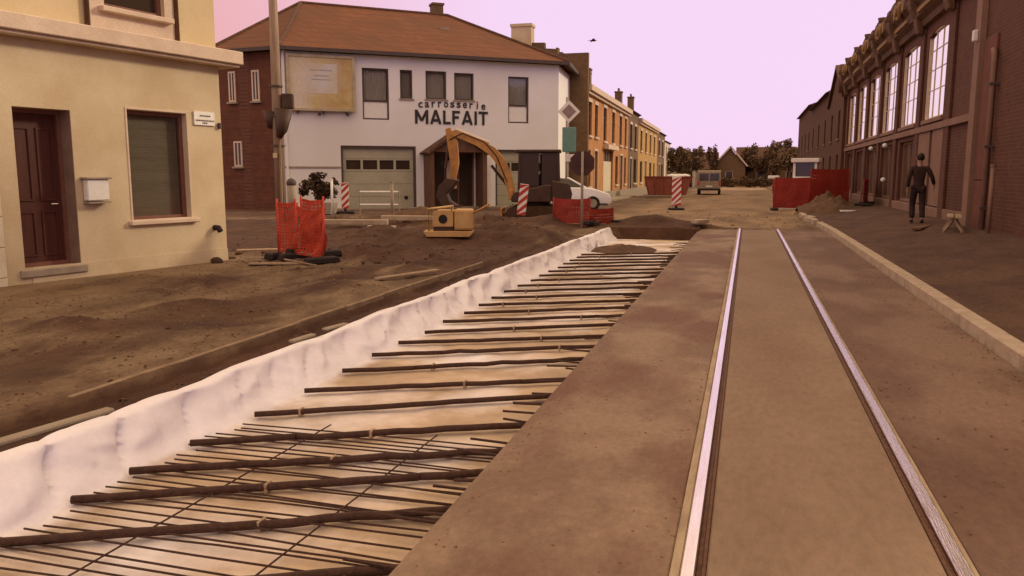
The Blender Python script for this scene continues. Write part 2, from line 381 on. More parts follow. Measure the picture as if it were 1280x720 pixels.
# ================================================================== kerbs
rnd = random.Random(3)
y = -3.; i = 0
kerb = thing('kerb', 'long row of pale concrete kerb stones between asphalt strip and dark pavement', 'kerb', (2.21, 0, 0))
while y < 33:
    l = .98; dx = 0; rz = rnd.uniform(-.004, .004)
    if y > 22: dx = (y-22)*-.02
    if y > 27: dx += rnd.uniform(-.15, .15); rz = rnd.uniform(-.15, .15)
    if not 25 < y < 26.2:
        M = Matrix.Translation((dx, y, 0)) @ Matrix.Rotation(rz, 4, 'Z')
        MB().box(-.085, .085, 0, l, -.1, .125, M).build('kerb_stone', M_kerb, kerb, bevel=.012)
    y += 1.0
gut = struct(MB().box(2.118, 2.124, -6, 23.5, -.2, -.02).build('gutter_joint', M_dark))
kerb2 = thing('kerb_edging', 'thin pale edging strip half buried in brown soil beside the dark ditch', 'edging', (-4.42, 0, 0))
y = 4.3
while y < 12.8:
    M = Matrix.Translation((rnd.uniform(-.012, .012)+(y-8)*.006, y, 0)) @ Matrix.Rotation(rnd.uniform(-.01, .01), 4, 'Z')
    MB().box(-.022, .022, 0, .983, -.15, .006+.02*sm(5, 10, y)+rnd.uniform(-.004, .004), M).build('edging_block', mat('edging_concrete', (.33,.235,.145), (.22,.145,.085), 5, .9, .4, 40), kerb2, bevel=.006)
    y += .985

# ================================================================== trench lining
def fab(u, y):
    """u 0..1 over the outer flap, wall, and floor of the lined trench"""
    wob = .05*nz(0, y, .55, 1)
    fold = .07*nz(u*.8, y-u*1.2, 1.0, 2)+.13*(.2-abs(nz(u*.7, y+u*.9, 1.25, 6)))+.035*(.2-abs(nz(u*1.1, y-u*.7, 2.7, 8)))
    p = y*1.75+u*1.3*nz(0, y, .6, 33)+1.3*nz(0, y, .45, 12)+u*.9
    cell = math.floor(p); fr_ = p-cell; rc = .5+.5*math.sin(cell*12.9898)*1.0; rc = rc*rc
    crease = math.exp(-(min(fr_, 1-fr_)/.06)**.9)+.5*math.exp(-(abs(fr_-.37-.5*u)/.05))*(1-rc)
    fold -= crease*(.035+.085*rc)*(1 if fr_ < .5 else 1)
    fold += .05*rc*(1-abs(2*fr_-1))
    top = .05+.03*nz(0, y, .7, 5)+.01*nz(0, y, 2.2, 6)-.035*crease*rc
    if u < .12:      # flap lying on the soil
        k = u/.12; x = -3.88+k*.22+wob; z = top-.055*(1-k)**1.5+.012*nz(x*3, y, 2.5)+.02*math.sin(k*3.14)
        return Vector((x, y, z))
    if u < .55:      # wall
        k = (u-.12)/.43; amp = math.sin(math.pi*min(1, k*1.05+.05))
        x = -3.66+wob*(1-k)+.22*k**1.3+fold*amp*1.25; z = top-(top+.245)*k**.92-.03*amp*abs(fold)*2
        return Vector((x, y, z))
    k = (u-.55)/.45
    x = -3.44+k*2.16; z = -.248+.012*nz(x*1.2, y, 2.2, 3)+.008*nz(x, y, 6, 4)+.02*math.exp(-k*12)*nz(0, y, 5, 9)
    if y > 17.5: z += .03*math.exp(-((x+2.7)**2*3+(y-19)**2))
    return Vector((x, y, z))
bm = bmesh.new(); fz = bm.verts.layers.float_color.new('zone'); us = [i/24*.55 for i in range(24)]+[.55+i/26*.45 for i in range(27)]
n = 620; Y0, Y1 = .8, 22.3; prev = None
for j in range(n+1):
    y = Y0+(Y1-Y0)*(j/n)**1.25
    row = []
    for u in us:
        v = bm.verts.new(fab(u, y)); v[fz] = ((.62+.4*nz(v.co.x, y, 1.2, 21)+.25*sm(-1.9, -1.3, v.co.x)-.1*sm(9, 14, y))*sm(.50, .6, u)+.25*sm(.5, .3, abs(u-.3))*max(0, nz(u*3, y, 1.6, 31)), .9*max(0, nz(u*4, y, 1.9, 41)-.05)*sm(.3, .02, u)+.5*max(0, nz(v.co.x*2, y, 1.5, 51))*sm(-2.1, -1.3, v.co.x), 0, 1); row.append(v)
    if prev:
        for i in range(len(us)-1): bm.faces.new((prev[i], prev[i+1], row[i+1], row[i]))
    prev = row
me = bpy.data.meshes.new('geotextile_sheet'); bm.to_mesh(me); bm.free(); me.materials.append(M_geo)
for p in me.polygons: p.use_smooth = True
geo = bpy.data.objects.new('geotextile_sheet', me); COL.objects.link(geo)
tag(geo, 'creased white geotextile sheet lining the trench wall and floor beside the track', 'geotextile')

# long dark spacer bars across the trench, each a thing
ypos = [1.55, 2.1, 2.72, 3.28, 3.7, 4.22, 4.9, 5.56, 6.25, 6.9, 7.5, 8.1, 8.75, 9.4, 10.05, 10.7, 11.35, 12.0, 12.7, 13.35, 14.0, 14.65, 15.3, 15.95, 16.6, 17.2]
words = ['first','second','third','fourth','fifth','sixth','seventh','eighth','ninth','tenth','eleventh','twelfth','thirteenth','fourteenth','fifteenth','sixteenth','seventeenth','eighteenth','nineteenth','twentieth','twenty-first','twenty-second','twenty-third','twenty-fourth','twenty-fifth','twenty-sixth']
for i, y in enumerate(ypos):
    x0, x1 = -3.42+rnd.uniform(-.04, .05), -1.34+rnd.uniform(-.08, .06); sk = 1.05+rnd.uniform(-.08, .08)
    tail = ''
    o = thing('spacer_bar', '%s dark spacer bar across the lined trench, counted from the front%s' % (words[i], tail), 'steel bar', (x0, y, -.205), 0, 'dark bars across the trench')
    pts = []; m = 14
    for k in range(m+1):
        f = k/m; pts.append(((x1-x0)*f, sk*f+.016*nz(f*2, y, 1.3), .008*nz(f*5, y, 2)))
    gap = rnd.choice([None, None, .3, .62, .8])
    th = .023 if y < 4.5 else .021
    mb = MB()
    for seg in ([pts] if gap is None else [pts[:int(gap*m)+1], [tuple(Vector(p)+Vector((0, rnd.uniform(-.02, .02), 0))) for p in pts[int(gap*m):]]]):
        # bundled profile: two bars and a low web so it reads as a strip
        mb.tube([(a, b, c) for a, b, c in seg], th, 6)
        mb.tube([(a, b+.024, c-.004) for a, b, c in seg], th*.75, 6)
    mb.build('bar', M_rebar, o, smooth=True)
    for f in sorted(rnd.sample(range(2, m-1), 1)):
        a, b, c = pts[f]
        MB().box(a-.010, a+.010, b-.024, b+.046, c-.035, c+.024).build('plastic_clip', M_plank, o, bevel=.006)
# thin welded mesh under the nearest bars
mesh = thing('reinforcement_mesh', 'mat of thin rusty steel wires on the trench floor in the foreground', 'steel mesh', (-2.4, 0, -.225))
for i in range(44):
    y = 1.2+i*.082; x0 = -3.36+rnd.uniform(-.05, .05)-2.4*0
    a = Vector((-.98+rnd.uniform(-.06,.06), y+rnd.uniform(-.015,.015), rnd.uniform(0,.01))); b = Vector((1.05, y+rnd.uniform(-.05,.11), rnd.uniform(0,.012)))
    mid = (a+b)/2+Vector((0, rnd.uniform(-.02,.02), .006))
    MB().tube([a, mid, b], .0058, 5).build('wire', M_rebar, mesh)
for x, dx in ((-.40, .06), (.36, .10)):
    MB().tube([(x, 1.2, .012), (x+dx*.5, 3, .014), (x+dx, 4.85, .012)], .005, 5).build('wire', M_rebar, mesh)
# soil dumped on the sheet at the far end
def heap(name, label, cat, loc, rx, ry, h, m, seed=0, seg=26):
    bm = bmesh.new(); g = [[None]*(seg+1) for _ in range(seg+1)]
    for i in range(seg+1):
        for j in range(seg+1):
            u, v = i/seg*2-1, j/seg*2-1
            d = math.sqrt(u*u+v*v)*(1+.3*nz(u*1.5, v*1.5, 1, seed)); k = max(0, 1-d)
            z = h*(k**.8)*(1+.5*nz(u*3, v*3, 1, seed+3)+.3*nz(u*8, v*8, 1, seed+5))-.03*(k <= 0)
            g[i][j] = bm.verts.new((u*rx, v*ry, z))
    for i in range(seg):
        for j in range(seg):
            if max(q.co.z for q in (g[i][j], g[i+1][j], g[i][j+1], g[i+1][j+1])) > 0: bm.faces.new((g[i][j], g[i+1][j], g[i+1][j+1], g[i][j+1]))
    bmesh.ops.delete(bm, geom=[v for v in bm.verts if not v.link_faces], context='VERTS')
    me = bpy.data.meshes.new(name); bm.to_mesh(me); bm.free(); me.materials.append(m)
    for p in me.polygons: p.use_smooth = True
    o = bpy.data.objects.new(name, me); COL.objects.link(o); o.location = loc
    return tag(o, label, cat)
M_clod = mat('dark_clods', (.13,.07,.036), (.08,.04,.02), 5, .95, .8, 20)
heap('soil_heap', 'small dark soil heap lying on the white sheet at the far trench end', 'soil heap', (-2.75, 18.9, -.235), .75, 1.1, .13, M_clod, 3)
heap('soil_heap', 'brown soil heap beside the broken kerb in front of the red barrier', 'soil heap', (3.0, 33.5, .08), 1.1, 2.4, .75, M_clod, 8)
heap('soil_heap', 'dark soil heap between the yellow compactor and the lined trench', 'soil heap', (-5.2, 19.3, -.02), 1.3, 1.8, .38, M_clod, 12)
heap('soil_heap', 'long dark soil heap under the excavator bucket', 'soil heap', (-9.3, 22.6, -.02), 2.6, 1.3, .5, M_clod, 15)
heap('soil_heap', 'dark soil heap just behind the yellow compactor', 'soil heap', (-7.4, 19.6, -.02), 1.8, 1.2, .42, M_clod, 19)

# loose rubble and clods over the dug ground: stuff
def clods(name, n, area, size, m, seed):
    rnd = random.Random(seed); mb = MB()
    for _ in range(n):
        x, y = area(rnd)
        s = size*rnd.uniform(.4, 1)*(1 if rnd.random() < .93 else 2.2); z = ground_z(x, y)
        r = bmesh.ops.create_icosphere(mb.bm, subdivisions=1, radius=s, matrix=Matrix.Translation((x, y, z+s*.15)) @ Matrix.Rotation(rnd.uniform(0,6), 4, 'Z') @ Matrix.Diagonal((1, rnd.uniform(.5,.9), rnd.uniform(.35,.6), 1)))
        for v in r['verts']: v.co += Vector((rnd.uniform(-1,1), rnd.uniform(-1,1), rnd.uniform(-1,1)))*s*.22
    o = mb.build(name, m); o['kind'] = 'stuff'; o['label'] = 'loose clods and stones strewn over the dug soil'; o['category'] = 'rubble'; return o
def areaL(r):
    while True:
        x, y = r.uniform(-9, -4.5), 3+17*r.random()**1.3
        if x > -9.2+(y-12)*.2 and nz(x, y, .8, 4)+r.uniform(-.3,.3) > -.05: return x, y
M_clodl = mat('pale_clods', (.22,.14,.07), (.13,.075,.038), 5, .95, .6, 20)
clods('rubble', 900, areaL, .016, M_clod, 1); clods('rubble', 3200, areaL, .014, M_clodl, 2)
clods('rubble', 600, lambda r: (r.uniform(-4.4, -3.85), 2.5+r.random()*17), .018, M_clod, 3)
clods('rubble', 700, lambda r: (r.uniform(-12, -4.6), r.uniform(12, 25)), .04, M_clod, 4)
clods('rubble', 260, lambda r: (r.uniform(-4, 2), r.uniform(23.7, 34)), .035, M_clodl, 5)

# scraps of board and stone lying about (each its own thing)
def scrap(x, y, l, wd, h, rz, label, name='wooden_board', cat='board', m=M_plank, tilt=0, dz=0):
    mb = MB(); M = Matrix.Rotation(tilt, 4, 'Y')
    mb.box(-l/2, l/2, -wd/2, wd/2, 0, h, M)
    o = mb.build(name, m, bevel=min(.01, h*.3)); o.location = (x, y, ground_z(x, y)-.004+dz); o.rotation_euler = (0, 0, rz); return tag(o, label, cat)
scrap(-3.99, 3.75, .75, .08, .035, R(80), 'long narrow grey board on the outer edge of the white sheet', m=M_conc, dz=.09)
scrap(-3.97, 6.55, .35, .07, .035, R(85), 'short grey board on the white sheet edge, second from the front', m=M_conc, dz=.09)
scrap(-3.95, 7.15, .35, .08, .03, R(80), 'short grey board on the white sheet edge, third from the front', m=M_conc, dz=.09)
scrap(-7.6, 11.8, .9, .14, .03, R(20), 'pale board on the ground in front of the red net barrier', dz=.02)
scrap(-6.9, 11.4, .55, .12, .03, R(60), 'short pale board leaning under the right red net', tilt=.25, dz=.1)
scrap(-9.4, 14.2, 1.1, .25, .05, R(35), 'pale slab scrap on the soil behind the cream house corner', 'stone_scrap', 'stone')
scrap(-10.2, 19.6, 1.9, .16, .14, R(12), 'pale loose kerb stone on the dark soil in front of the garage door', 'loose_kerb_stone', 'kerb stone', M_kerb, dz=.04)
scrap(-8.9, 20.3, 1.5, .16, .13, R(8), 'second pale loose kerb stone nearer the excavator bucket', 'loose_kerb_stone', 'kerb stone', M_kerb, dz=.04)
scrap(-8.6, 18.0, .7, .2, .08, R(5), 'short pale kerb offcut lying nearer the compactor', 'loose_kerb_stone', 'kerb stone', M_kerb, dz=.04)
scrap(-4.75, 10.8, 1.3, .09, .04, R(70), 'pale plank beside the ditch at the far end of the edging strip', dz=.04)
scrap(3.5, 31.4, .5, .3, .06, R(20), 'bright white plastic scrap on the pavement kerb side', 'plastic_scrap', 'plastic', M_whitepaint)
scrap(1.9, 36.9, 1.1, .3, .1, R(15), 'pale broken kerb piece under the red barrier', 'loose_kerb_stone', 'kerb stone', M_kerb)
scrap(-1.25, 23.3, .6, .22, .1, R(60), 'pale stone block at the far corner of the trench', 'stone_scrap', 'stone', M_kerb, dz=.08)
mb = MB(); rg = random.Random(77)
for _ in range(1500):
    y = 1.8+21*rg.random()**1.2; x = rg.choice((-1.22+abs(rg.gauss(0,.08)), rg.uniform(-1.2,-.3), rg.uniform(.98,2.08), 2.08-abs(rg.gauss(0,.12)), rg.gauss(.95,.04), rg.gauss(-.25,.03)))
    if not (-1.25 < x < -.24 or .95 < x < 2.1): continue
    q = rg.uniform(.003,.009)
    r = bmesh.ops.create_icosphere(mb.bm, subdivisions=1, radius=q, matrix=Matrix.Translation((x, y, .001)) @ Matrix.Diagonal((1, rg.uniform(.6,1.3), .6, 1)))
o = mb.build('grit', M_clodl); o['kind'] = 'stuff'; o['label'] = 'fine grit scattered on the concrete strips beside the rails'; o['category'] = 'grit'
st = thing('rock', 'dark round stone at the corner foot of the cream house', 'stone', (-8.85, 11.9, .03))
mb = MB(); bmesh.ops.create_icosphere(mb.bm, subdivisions=2, radius=.1, matrix=Matrix.Diagonal((1.2, .9, .8, 1)))
for v in mb.bm.verts: v.co *= 1+.25*nz(v.co.x*9, v.co.y*9, 1, v.co.z*9)
mb.build('stone', M_track, st, smooth=True)

# ================================================================== cream corner house (left)
HX = math.atan2(.979, .204)
H = thing('corner_house', 'cream and yellow plastered corner house with dark door, shuttered window and pale ledge', 'house', (-8.98, 12.39, 0), HX)
door = (-3.64, -2.80, .2, 2.46); win = (-1.87, -.75, .80, 2.54)
wall('wall', M_plaster, H, -3.9, 0, -.3, 3.43, 0, .35, [door, win])
MB().box(-.35, 0, .35, 8, -.3, 3.43).build('side_wall', M_plaster, H)
MB().box(-10, -.35, 7.6, 8, -.3, 7.8).build('rear_wall', M_plaster, H)
MB().box(-10, -.1, .36, 7.9, 3.5, 3.6).build('floor_slab', M_conc, H)
# stone clad part left of the door with block joints
mb = MB()
zc = -.3
for k in range(9):
    for j in range(8):
        s1 = -3.9-j*.75; mb.box(s1-.742, s1, -.02, .35, zc+k*.42, zc+k*.42+.412)
mb.build('stone_cladding', M_cream, H, bevel=.006)
uw = (-2.12, -1.04, 4.04, 5.5)
wall('upper_wall', M_plaster2, H, -10, 0, 3.68, 8.2, .04, .38, [uw])
MB().box(-.34, 0, .38, 8, 3.68, 8.2).build('upper_side_wall', M_plaster2, H)
# pale bay between two down pipes
wall('window_bay', M_ledge, H, -2.36, -.86, 3.68, 8.1, .015, .05, [uw])
for s in (-2.42, -.82): MB().tube([(s, .0, 3.68), (s, .0, 8.1)], .035, 10).build('down_pipe', M_wood, H, smooth=True)
# ledge
mb = MB(); mb.box(-10, .33, -.28, .32, 3.45, 3.67); mb.box(-10, .29, -.22, .3, 3.40, 3.452); mb.box(-.3, .33, .32, 8, 3.45, 3.67)
mb.build('ledge', M_ledge, H, bevel=.012)
MB().box(-3.55, 0, -.015, .0, -.3, .22).build('plinth', M_plaster, H)
# door
D = MB(); D.box(door[0]+.06, door[1]-.06, .28, .33, .2, 2.4).build('door', M_door, H)
dr = [c for c in H.children if c.name.startswith('door')][0]
mb = MB()
for a, b, c, d in ((-3.5,-3.27,.35,1.0),(-3.17,-2.94,.35,1.0),(-3.5,-3.27,1.15,2.2),(-3.17,-2.94,1.15,2.2)): frame_ring(mb, a, b, c, d, .025, .262, .282)
mb.build('door_panel', M_door, dr)
MB().tube([(-2.95,.25,1.1),(-2.95,.22,1.1),(-3.05,.22,1.1)], .012, 8).build('handle', M_steel, dr)
mb = MB(); frame_ring(mb, door[0], door[1], door[2], door[3], .06, .24, .34); mb.build('door_frame', M_redframe, H)
mb = MB(); mb.box(door[1]-.004, door[1]+.0, .01, .24, .2, 2.46); mb.build('door_reveal', mat('reveal_brown', (.26,.17,.12), (.2,.13,.09), 4), H)  # thin sheet on one reveal, browner and darker than the plaster
mb = MB(); mb.box(-3.72, -2.72, -.05, .3, .08, .195); mb.build('door_step', M_conc, H, bevel=.015)
# window
W = MB(); frame_ring(W, win[0], win[1], win[2], win[3], .06, .10, .2); W = W.build('window', M_redframe, H, bevel=.004)
MB().box(win[0]+.06, win[1]-.06, .2, .22, win[2]+.06, win[3]-.06).build('roller_blind', M_blind, W)
MB().box(win[0]+.06, win[1]-.06, .14, .146, win[2]+.06, win[3]-.06).build('pane', M_glass, W)
mb = MB(); frame_ring(mb, win[0]-.035, win[1]+.035, win[2]-.02, win[3]+.04, .034, -.012, .05); mb.build('surround', M_ledge, W, bevel=.004)
MB().box(win[0]-.09, win[1]+.12, -.09, .1, win[2]-.07, win[2]-.001).build('sill', M_ledge, W, bevel=.01)
W = MB(); frame_ring(W, uw[0], uw[1], uw[2], uw[3], .07, .10, .2); W = W.build('window', M_redframe, H)
MB().box(uw[0]+.07, uw[1]-.07, .15, .16, uw[2]+.07, uw[3]-.07).build('pane', M_dglass, W)
MB().box(uw[0]-.1, uw[1]+.1, -.1, .1, uw[2]-.08, uw[2]-.001).build('sill', M_ledge, W, bevel=.01)
# letter box, street sign, vent
mb = MB(); mb.box(-2.70, -2.34, -.13, -.02, 1.14, 1.46); lb = mb.build('letter_box', M_whitepaint, H, bevel=.015)
MB().box(-2.73, -2.31, -.16, -.0, 1.46, 1.49).build('lid', M_conc, lb, bevel=.004)
MB().box(-2.70, -2.34, -.15, -.0, 1.10, 1.125).build('newspaper_rail', M_conc, lb)
sg = MB().box(-.60, -.16, -.03, -.005, 2.37, 2.60).build('street_name_plate', M_whitepaint, H, bevel=.003)
mb = MB()
random.seed(5)
for z, a in ((2.53, .2), (2.45, .38), (2.41, .1)):
    s = -.38-a/2
    while s < -.38+a/2:
        l = random.uniform(.015, .03); mb.box(s, s+l, -.034, -.029, z-.012, z+.012); s += l+.012
mb.build('faded_print', M_trim, sg)
mb = MB().tube([(-.26, .02, .6), (-.26, -.1, .6), (-.26, -.14, .54)], .05, 10); mb.build('drain_cap', M_dark, H)
MB().box(-.09, -.03, -.06, 0, 2.33, 2.43).build('wall_lamp_or_glint', M_trim, H, bevel=.01)

# ================================================================== white body shop
WB = thing('body_shop', 'white rendered two-storey car body shop with hipped brown roof and two garage doors', 'building', (-8.93, 38.58, 0), math.atan2(.607, .795))
g1 = (-10.5, -7.1, 0, 2.82); g2 = (-3.25, -.35, 0, 2.72)
ups = {'A': (-9.48,-8.29,3.97,6.2), 'B': (-7.78,-7.21,4.93,6.19), 'C': (-6.6,-5.62,4.95,6.2), 'D': (-5.25,-4.3,4.95,6.17), 'E': (-2.6,-1.55,3.97,6.12)}
wall('front_wall', M_white, WB, -12.9, 0, -.3, 6.75, 0, .35, [g1, g2, (-6.4,-4.3,0,2.6)]+list(ups.values()))
def wall_between(name, m, a, b, z0, z1, t=.3):
    a = Vector(a); b = Vector(b); d = (b-a).normalized(); nn_ = Vector((-d.y, d.x))*t
    mb = MB(); P = [a, b, b+nn_, a+nn_]; mb.prism([(p.x, p.y) for p in P], 'z', z0, z1); return mb.build(name, m, WB)
A_, B_, C_, D_, E2_, E_ = (-12.9,0), (0,0), (2.33,3.66), (-2,11), (-14,12), (-15.4,2.4)
wall_between('street_side_wall', M_white, (.002,.002), C_, -.3, 6.75)
wall_between('rear_wall', M_redbrick, C_, D_, -.3, 6.75); wall_between('rear_wall', M_redbrick, D_, E2_, -.3, 6.75)
wall_between('rear_wall', M_redbrick, E2_, E_, -.3, 6.75)
LW = wall_between('brick_side_wall', M_redbrick, E_, (-12.902,.0), -.3, 6.75)
# windows on the brick side
dv = (Vector(A_)-Vector(E_)); ln = dv.length; ang = math.atan2(dv.y, dv.x)
def side_win(s0, s1, z0, z1):
    M = Matrix.Translation((E_[0], E_[1], 0)) @ Matrix.Rotation(ang, 4, 'Z')
    mb = MB(); 
    for q in ((s0, s0+.07, z0, z1), (s1-.07, s1, z0, z1), (s0+.07, s1-.07, z0, z0+.07), (s0+.07, s1-.07, z1-.07, z1), ((s0+s1)/2-.03, (s0+s1)/2+.03, z0+.07, z1-.07)): mb.box(q[0], q[1], -.05, .02, q[2], q[3], M)
    f = mb.build('window', M_ledge, WB); MB().box(s0+.07, s1-.07, -.02, .0-.001, z0+.07, z1-.07, M).build('pane', M_dglass, f)
    MB().box(s0-.08, s1+.08, -.12, .0-.001, z0-.08, z0-.003, M).build('sill', M_conc, f)
side_win(.62, 1.0, 4.7, 6.0); side_win(1.9, 2.3, 4.7, 6.0); side_win(.75, 1.2, 1.9, 3.0)
# roof
ov = .38
def off(p, k=ov):
    c = Vector((-6.5, 5.5)); v = Vector(p)-c; return Vector(p)+v.normalized()*k*1.25
ez, rz_ = 6.88, 9.75
P = [off(p) for p in (A_, B_, C_, D_, E2_, E_)]; P[0] = Vector((-13.0,-ov)); P[1] = Vector((.35,-ov))
R1, R2 = Vector((-11.4, 5)), Vector((-4.0, 5.2))
mb = MB(); V = [mb.bm.verts.new((p.x, p.y, ez)) for p in P]; r1 = mb.bm.verts.new((R1.x, R1.y, rz_)); r2 = mb.bm.verts.new((R2.x, R2.y, rz_-.05))
for f in ((V[0],V[1],r2,r1),(V[1],V[2],r2),(V[2],V[3],r2),(V[3],V[4],r1,r2),(V[4],V[5],r1),(V[5],V[0],r1)): mb.bm.faces.new(f)
mb.bm.faces.new(V[::-1])
roof = mb.build('roof', M_tile, WB)
mb = MB()
for a, b in zip(P, P[1:]+P[:1]): mb.bar((a.x, a.y, ez-.07), (b.x, b.y, ez-.07), .12, .15)
mb.build('gutter', M_trim, roof)
mb = MB()
for a, b in (((P[0].x,P[0].y,ez),(R1.x,R1.y,rz_)),((R1.x,R1.y,rz_),(R2.x,R2.y,rz_-.05)),((R2.x,R2.y,rz_-.05),(P[1].x,P[1].y,ez)),((P[5].x,P[5].y,ez),(R1.x,R1.y,rz_))): mb.tube([a, b], .09, 8)
mb.build('ridge_tiles', M_tile2, roof)
mb = MB(); mb.box(-4.75, -4.2, 5.2, 5.8, 8.9, 10.2); mb.box(-4.8, -4.15, 5.15, 5.85, 10.2, 10.3); mb.build('chimney', M_brbrick, roof)
MB().box(-5.0,-4.55,3.0,3.3,8.3,8.7).build('roof_vent', M_conc, roof)
# upstairs windows
for k, (a0, a1, b0, b1) in ups.items():
    f = MB(); frame_ring(f, a0, a1, b0, b1, .07, .08, .2)
    if k in 'AE': f.box(a0+.07, a1-.07, .085, .195, b0+.78, b0+.86)
    f = f.build('window', M_trim, WB)
    zc = b0+.86 if k in 'AE' else b0+.07
    MB().box(a0+.07, a1-.07, .13, .14, zc, b1-.07).build('pane', M_glass, f)
    mb = MB(); nf = 12; w_ = a1-a0-.14       # pleated curtain
    for i in range(nf*4):
        u0, u1 = i/(nf*4), (i+1)/(nf*4); yy = lambda u: .24+.03*math.sin(u*nf*6.28)
        mb.quad([(a0+.07+w_*u0, yy(u0), zc), (a0+.07+w_*u1, yy(u1), zc), (a0+.07+w_*u1, yy(u1), b1-.07), (a0+.07+w_*u0, yy(u0), b1-.07)])
    mb.build('curtain', M_curtain, f)
    if k in 'AE': MB().box(a0+.07, a1-.07, .12, .15, b0+.07, b0+.78).build('lower_panel', M_whitepaint, f)
    else: MB().box(a0-.06, a1+.06, -.05, .08, b0-.07, b0-.002).build('sill', M_conc, f)
# garage doors
for (a0, a1, b0, b1) in (g1, g2):
    G = MB(); n = 5; h = (b1-b0)/n
    for i in range(n):
        z0, z1 = b0+i*h+.006, b0+(i+1)*h-.006
        if i == 3-(0):
            wn = [(a0+.25+j*(a1-a0-.4)/4, a0+.25+j*(a1-a0-.4)/4+(a1-a0)*.19) for j in range(4)]
            prev = a0
            for q0, q1 in wn: G.box(prev, q0, .18, .22, z0, z1); prev = q1; G.box(q0, q1, .18, .22, z0, z0+.08); G.box(q0, q1, .18, .22, z1-.06, z1)
            G.box(prev, a1, .18, .22, z0, z1)
        else: G.box(a0, a1, .18, .22, z0, z1)
    G = G.build('garage_door', M_garage, WB)
    MB().box(a0+.05, a1-.05, .235, .245, b0+3*h, b0+4*h).build('window_strip', M_dglass, G)
    mb = MB(); frame_ring(mb, a0-.001, a1+.001, b0-.1, b1+.001, .1, .04, .17); mb.build('door_frame', M_trim, G)
    MB().disc((a1-.45, .17, .5), (0,1,0), .09, .03, 14).build('vent', M_dark, G)
# string course and lettering
mb = MB(); mb.box(-12.9, -10.52, -.03, -.001, 1.82, 1.90); mb.build('string_course', M_conc, WB)
MB().tube([(-12.8,-.06,-.05),(-12.8,-.06,6.8)], .05, 8).build('down_pipe', M_whitepaint, WB)
def glyph(ch, wd, ht, bold):
    cu = bpy.data.curves.new('g', 'FONT'); cu.body = ch; cu.offset = bold; cu.resolution_u = 4
    o = bpy.data.objects.new('g', cu); COL.objects.link(o)
    dg = bpy.context.evaluated_depsgraph_get(); me = bpy.data.meshes.new_from_object(o.evaluated_get(dg))
    bpy.data.objects.remove(o); bpy.data.curves.remove(cu)
    xs_ = [v.co.x for v in me.vertices]; ys_ = [v.co.y for v in me.vertices]
    x0, x1, y0, y1 = min(xs_), max(xs_), min(ys_), max(ys_)
    vs = [((v.co.x-x0)/(x1-x0)*wd, (v.co.y-y0)/(y1-y0)*ht) for v in me.vertices]; fs = [tuple(p.vertices) for p in me.polygons]
    bpy.data.meshes.remove(me); return vs, fs
def write(mb, ch, s, z, wd, ht, bold, rot=0, y=-.03):
    vs, fs = glyph(ch, wd, ht, bold); c, q = math.cos(rot), math.sin(rot)
    V = [mb.bm.verts.new((s+a*c-b*q, y, z+a*q+b*c)) for a, b in vs]
    fc = [mb.bm.faces.new([V[i] for i in f]) for f in fs]
    e = bmesh.ops.extrude_face_region(mb.bm, geom=fc)
    for v in [g_ for g_ in e['geom'] if isinstance(g_, bmesh.types.BMVert)]: v.co.y += .028
mb = MB()
def stroke(p, q, w_, k):
    p, q = Vector(p), Vector(q); d = (q-p).normalized(); n_ = Vector((-d.y, d.x))*w_/2
    mb.prism([tuple(p+n_), tuple(q+n_), tuple(q-n_), tuple(p-n_)], 'y', -.032-.0015*k, -.002)
def capital(ch, x, z, wd, ht, w_=.115):
    h2 = w_/2
    G = {'M': [((h2,0),(h2,ht)),((wd-h2,0),(wd-h2,ht)),((h2,ht-.02),(wd/2,ht*.22)),((wd-h2,ht-.02),(wd/2,ht*.22))],
         'A': [((h2,0),(wd/2,ht)),((wd-h2,0),(wd/2,ht)),((wd*.24,ht*.27),(wd*.76,ht*.27))],
         'L': [((h2,0),(h2,ht)),((0,h2),(wd,h2))], 'F': [((h2,0),(h2,ht)),((0,ht-h2),(wd,ht-h2)),((0,ht*.52),(wd*.85,ht*.52))],
         'I': [((wd/2,0),(wd/2,ht))], 'T': [((wd/2,0),(wd/2,ht)),((0,ht-h2),(wd,ht-h2))]}[ch]
    for k, (p, q) in enumerate(G): stroke((x+p[0], z+p[1]), (x+q[0], z+q[1]), w_, k)
s = -7.12; widths = dict(M=.62, A=.54, L=.36, F=.37, I=.13, T=.46)
word = 'MALFAIT'; tot = sum(widths[c] for c in word); gap = (3.5-tot)/6
for c in word: capital(c, s, 3.84, widths[c], .62); s += widths[c]+gap
cx, rad = -5.35, 7.5; word = 'carrosserie'
for i, c in enumerate(word):
    u = (i-5)/5; a = u*1.5; ht = .25 if c != 'i' else .34; wd = .2 if c not in 'i' else .06
    if c == 'r': wd = .16
    th = -a/rad; write(mb, c, cx+a-wd/2, 4.60-(a*a)/(2*rad)*.35, wd, ht, .018, th*.3)
mb.build('lettering', M_letters, WB)
# porch with a gabled roof
mb = MB(); mb.box(-6.75, -6.55, -1.1, -.001, -.2, 2.62); mb.box(-4.25, -4.05, -1.1, -.001, -.2, 2.62)
porch = mb.build('porch', M_wood, WB)
mb = MB(); mb.prism([(-6.6,2.55),(-4.2,2.55),(-5.4,3.35)], 'y', -1.05, -.95); mb.build('porch_gable', M_wood, porch)
mb = MB(); mb.prism([(-6.95,2.52),(-6.85,2.44),(-5.4,3.4),(-5.4,3.54)], 'y', -1.3, -.01); mb.prism([(-3.85,2.52),(-3.95,2.44),(-5.4,3.402),(-5.4,3.542)], 'y', -1.3, -.01)
mb.build('porch_roof', M_tile2, porch)
mb = MB(); frame_ring(mb, -6.4, -4.3, 0, 2.6, .09, .1, .2); mb.box(-5.75,-5.68,.1,.2,.09,2.51); mb.box(-5.1,-5.03,.1,.2,.09,2.51); ed = mb.build('entrance_frame', M_redframe, WB)
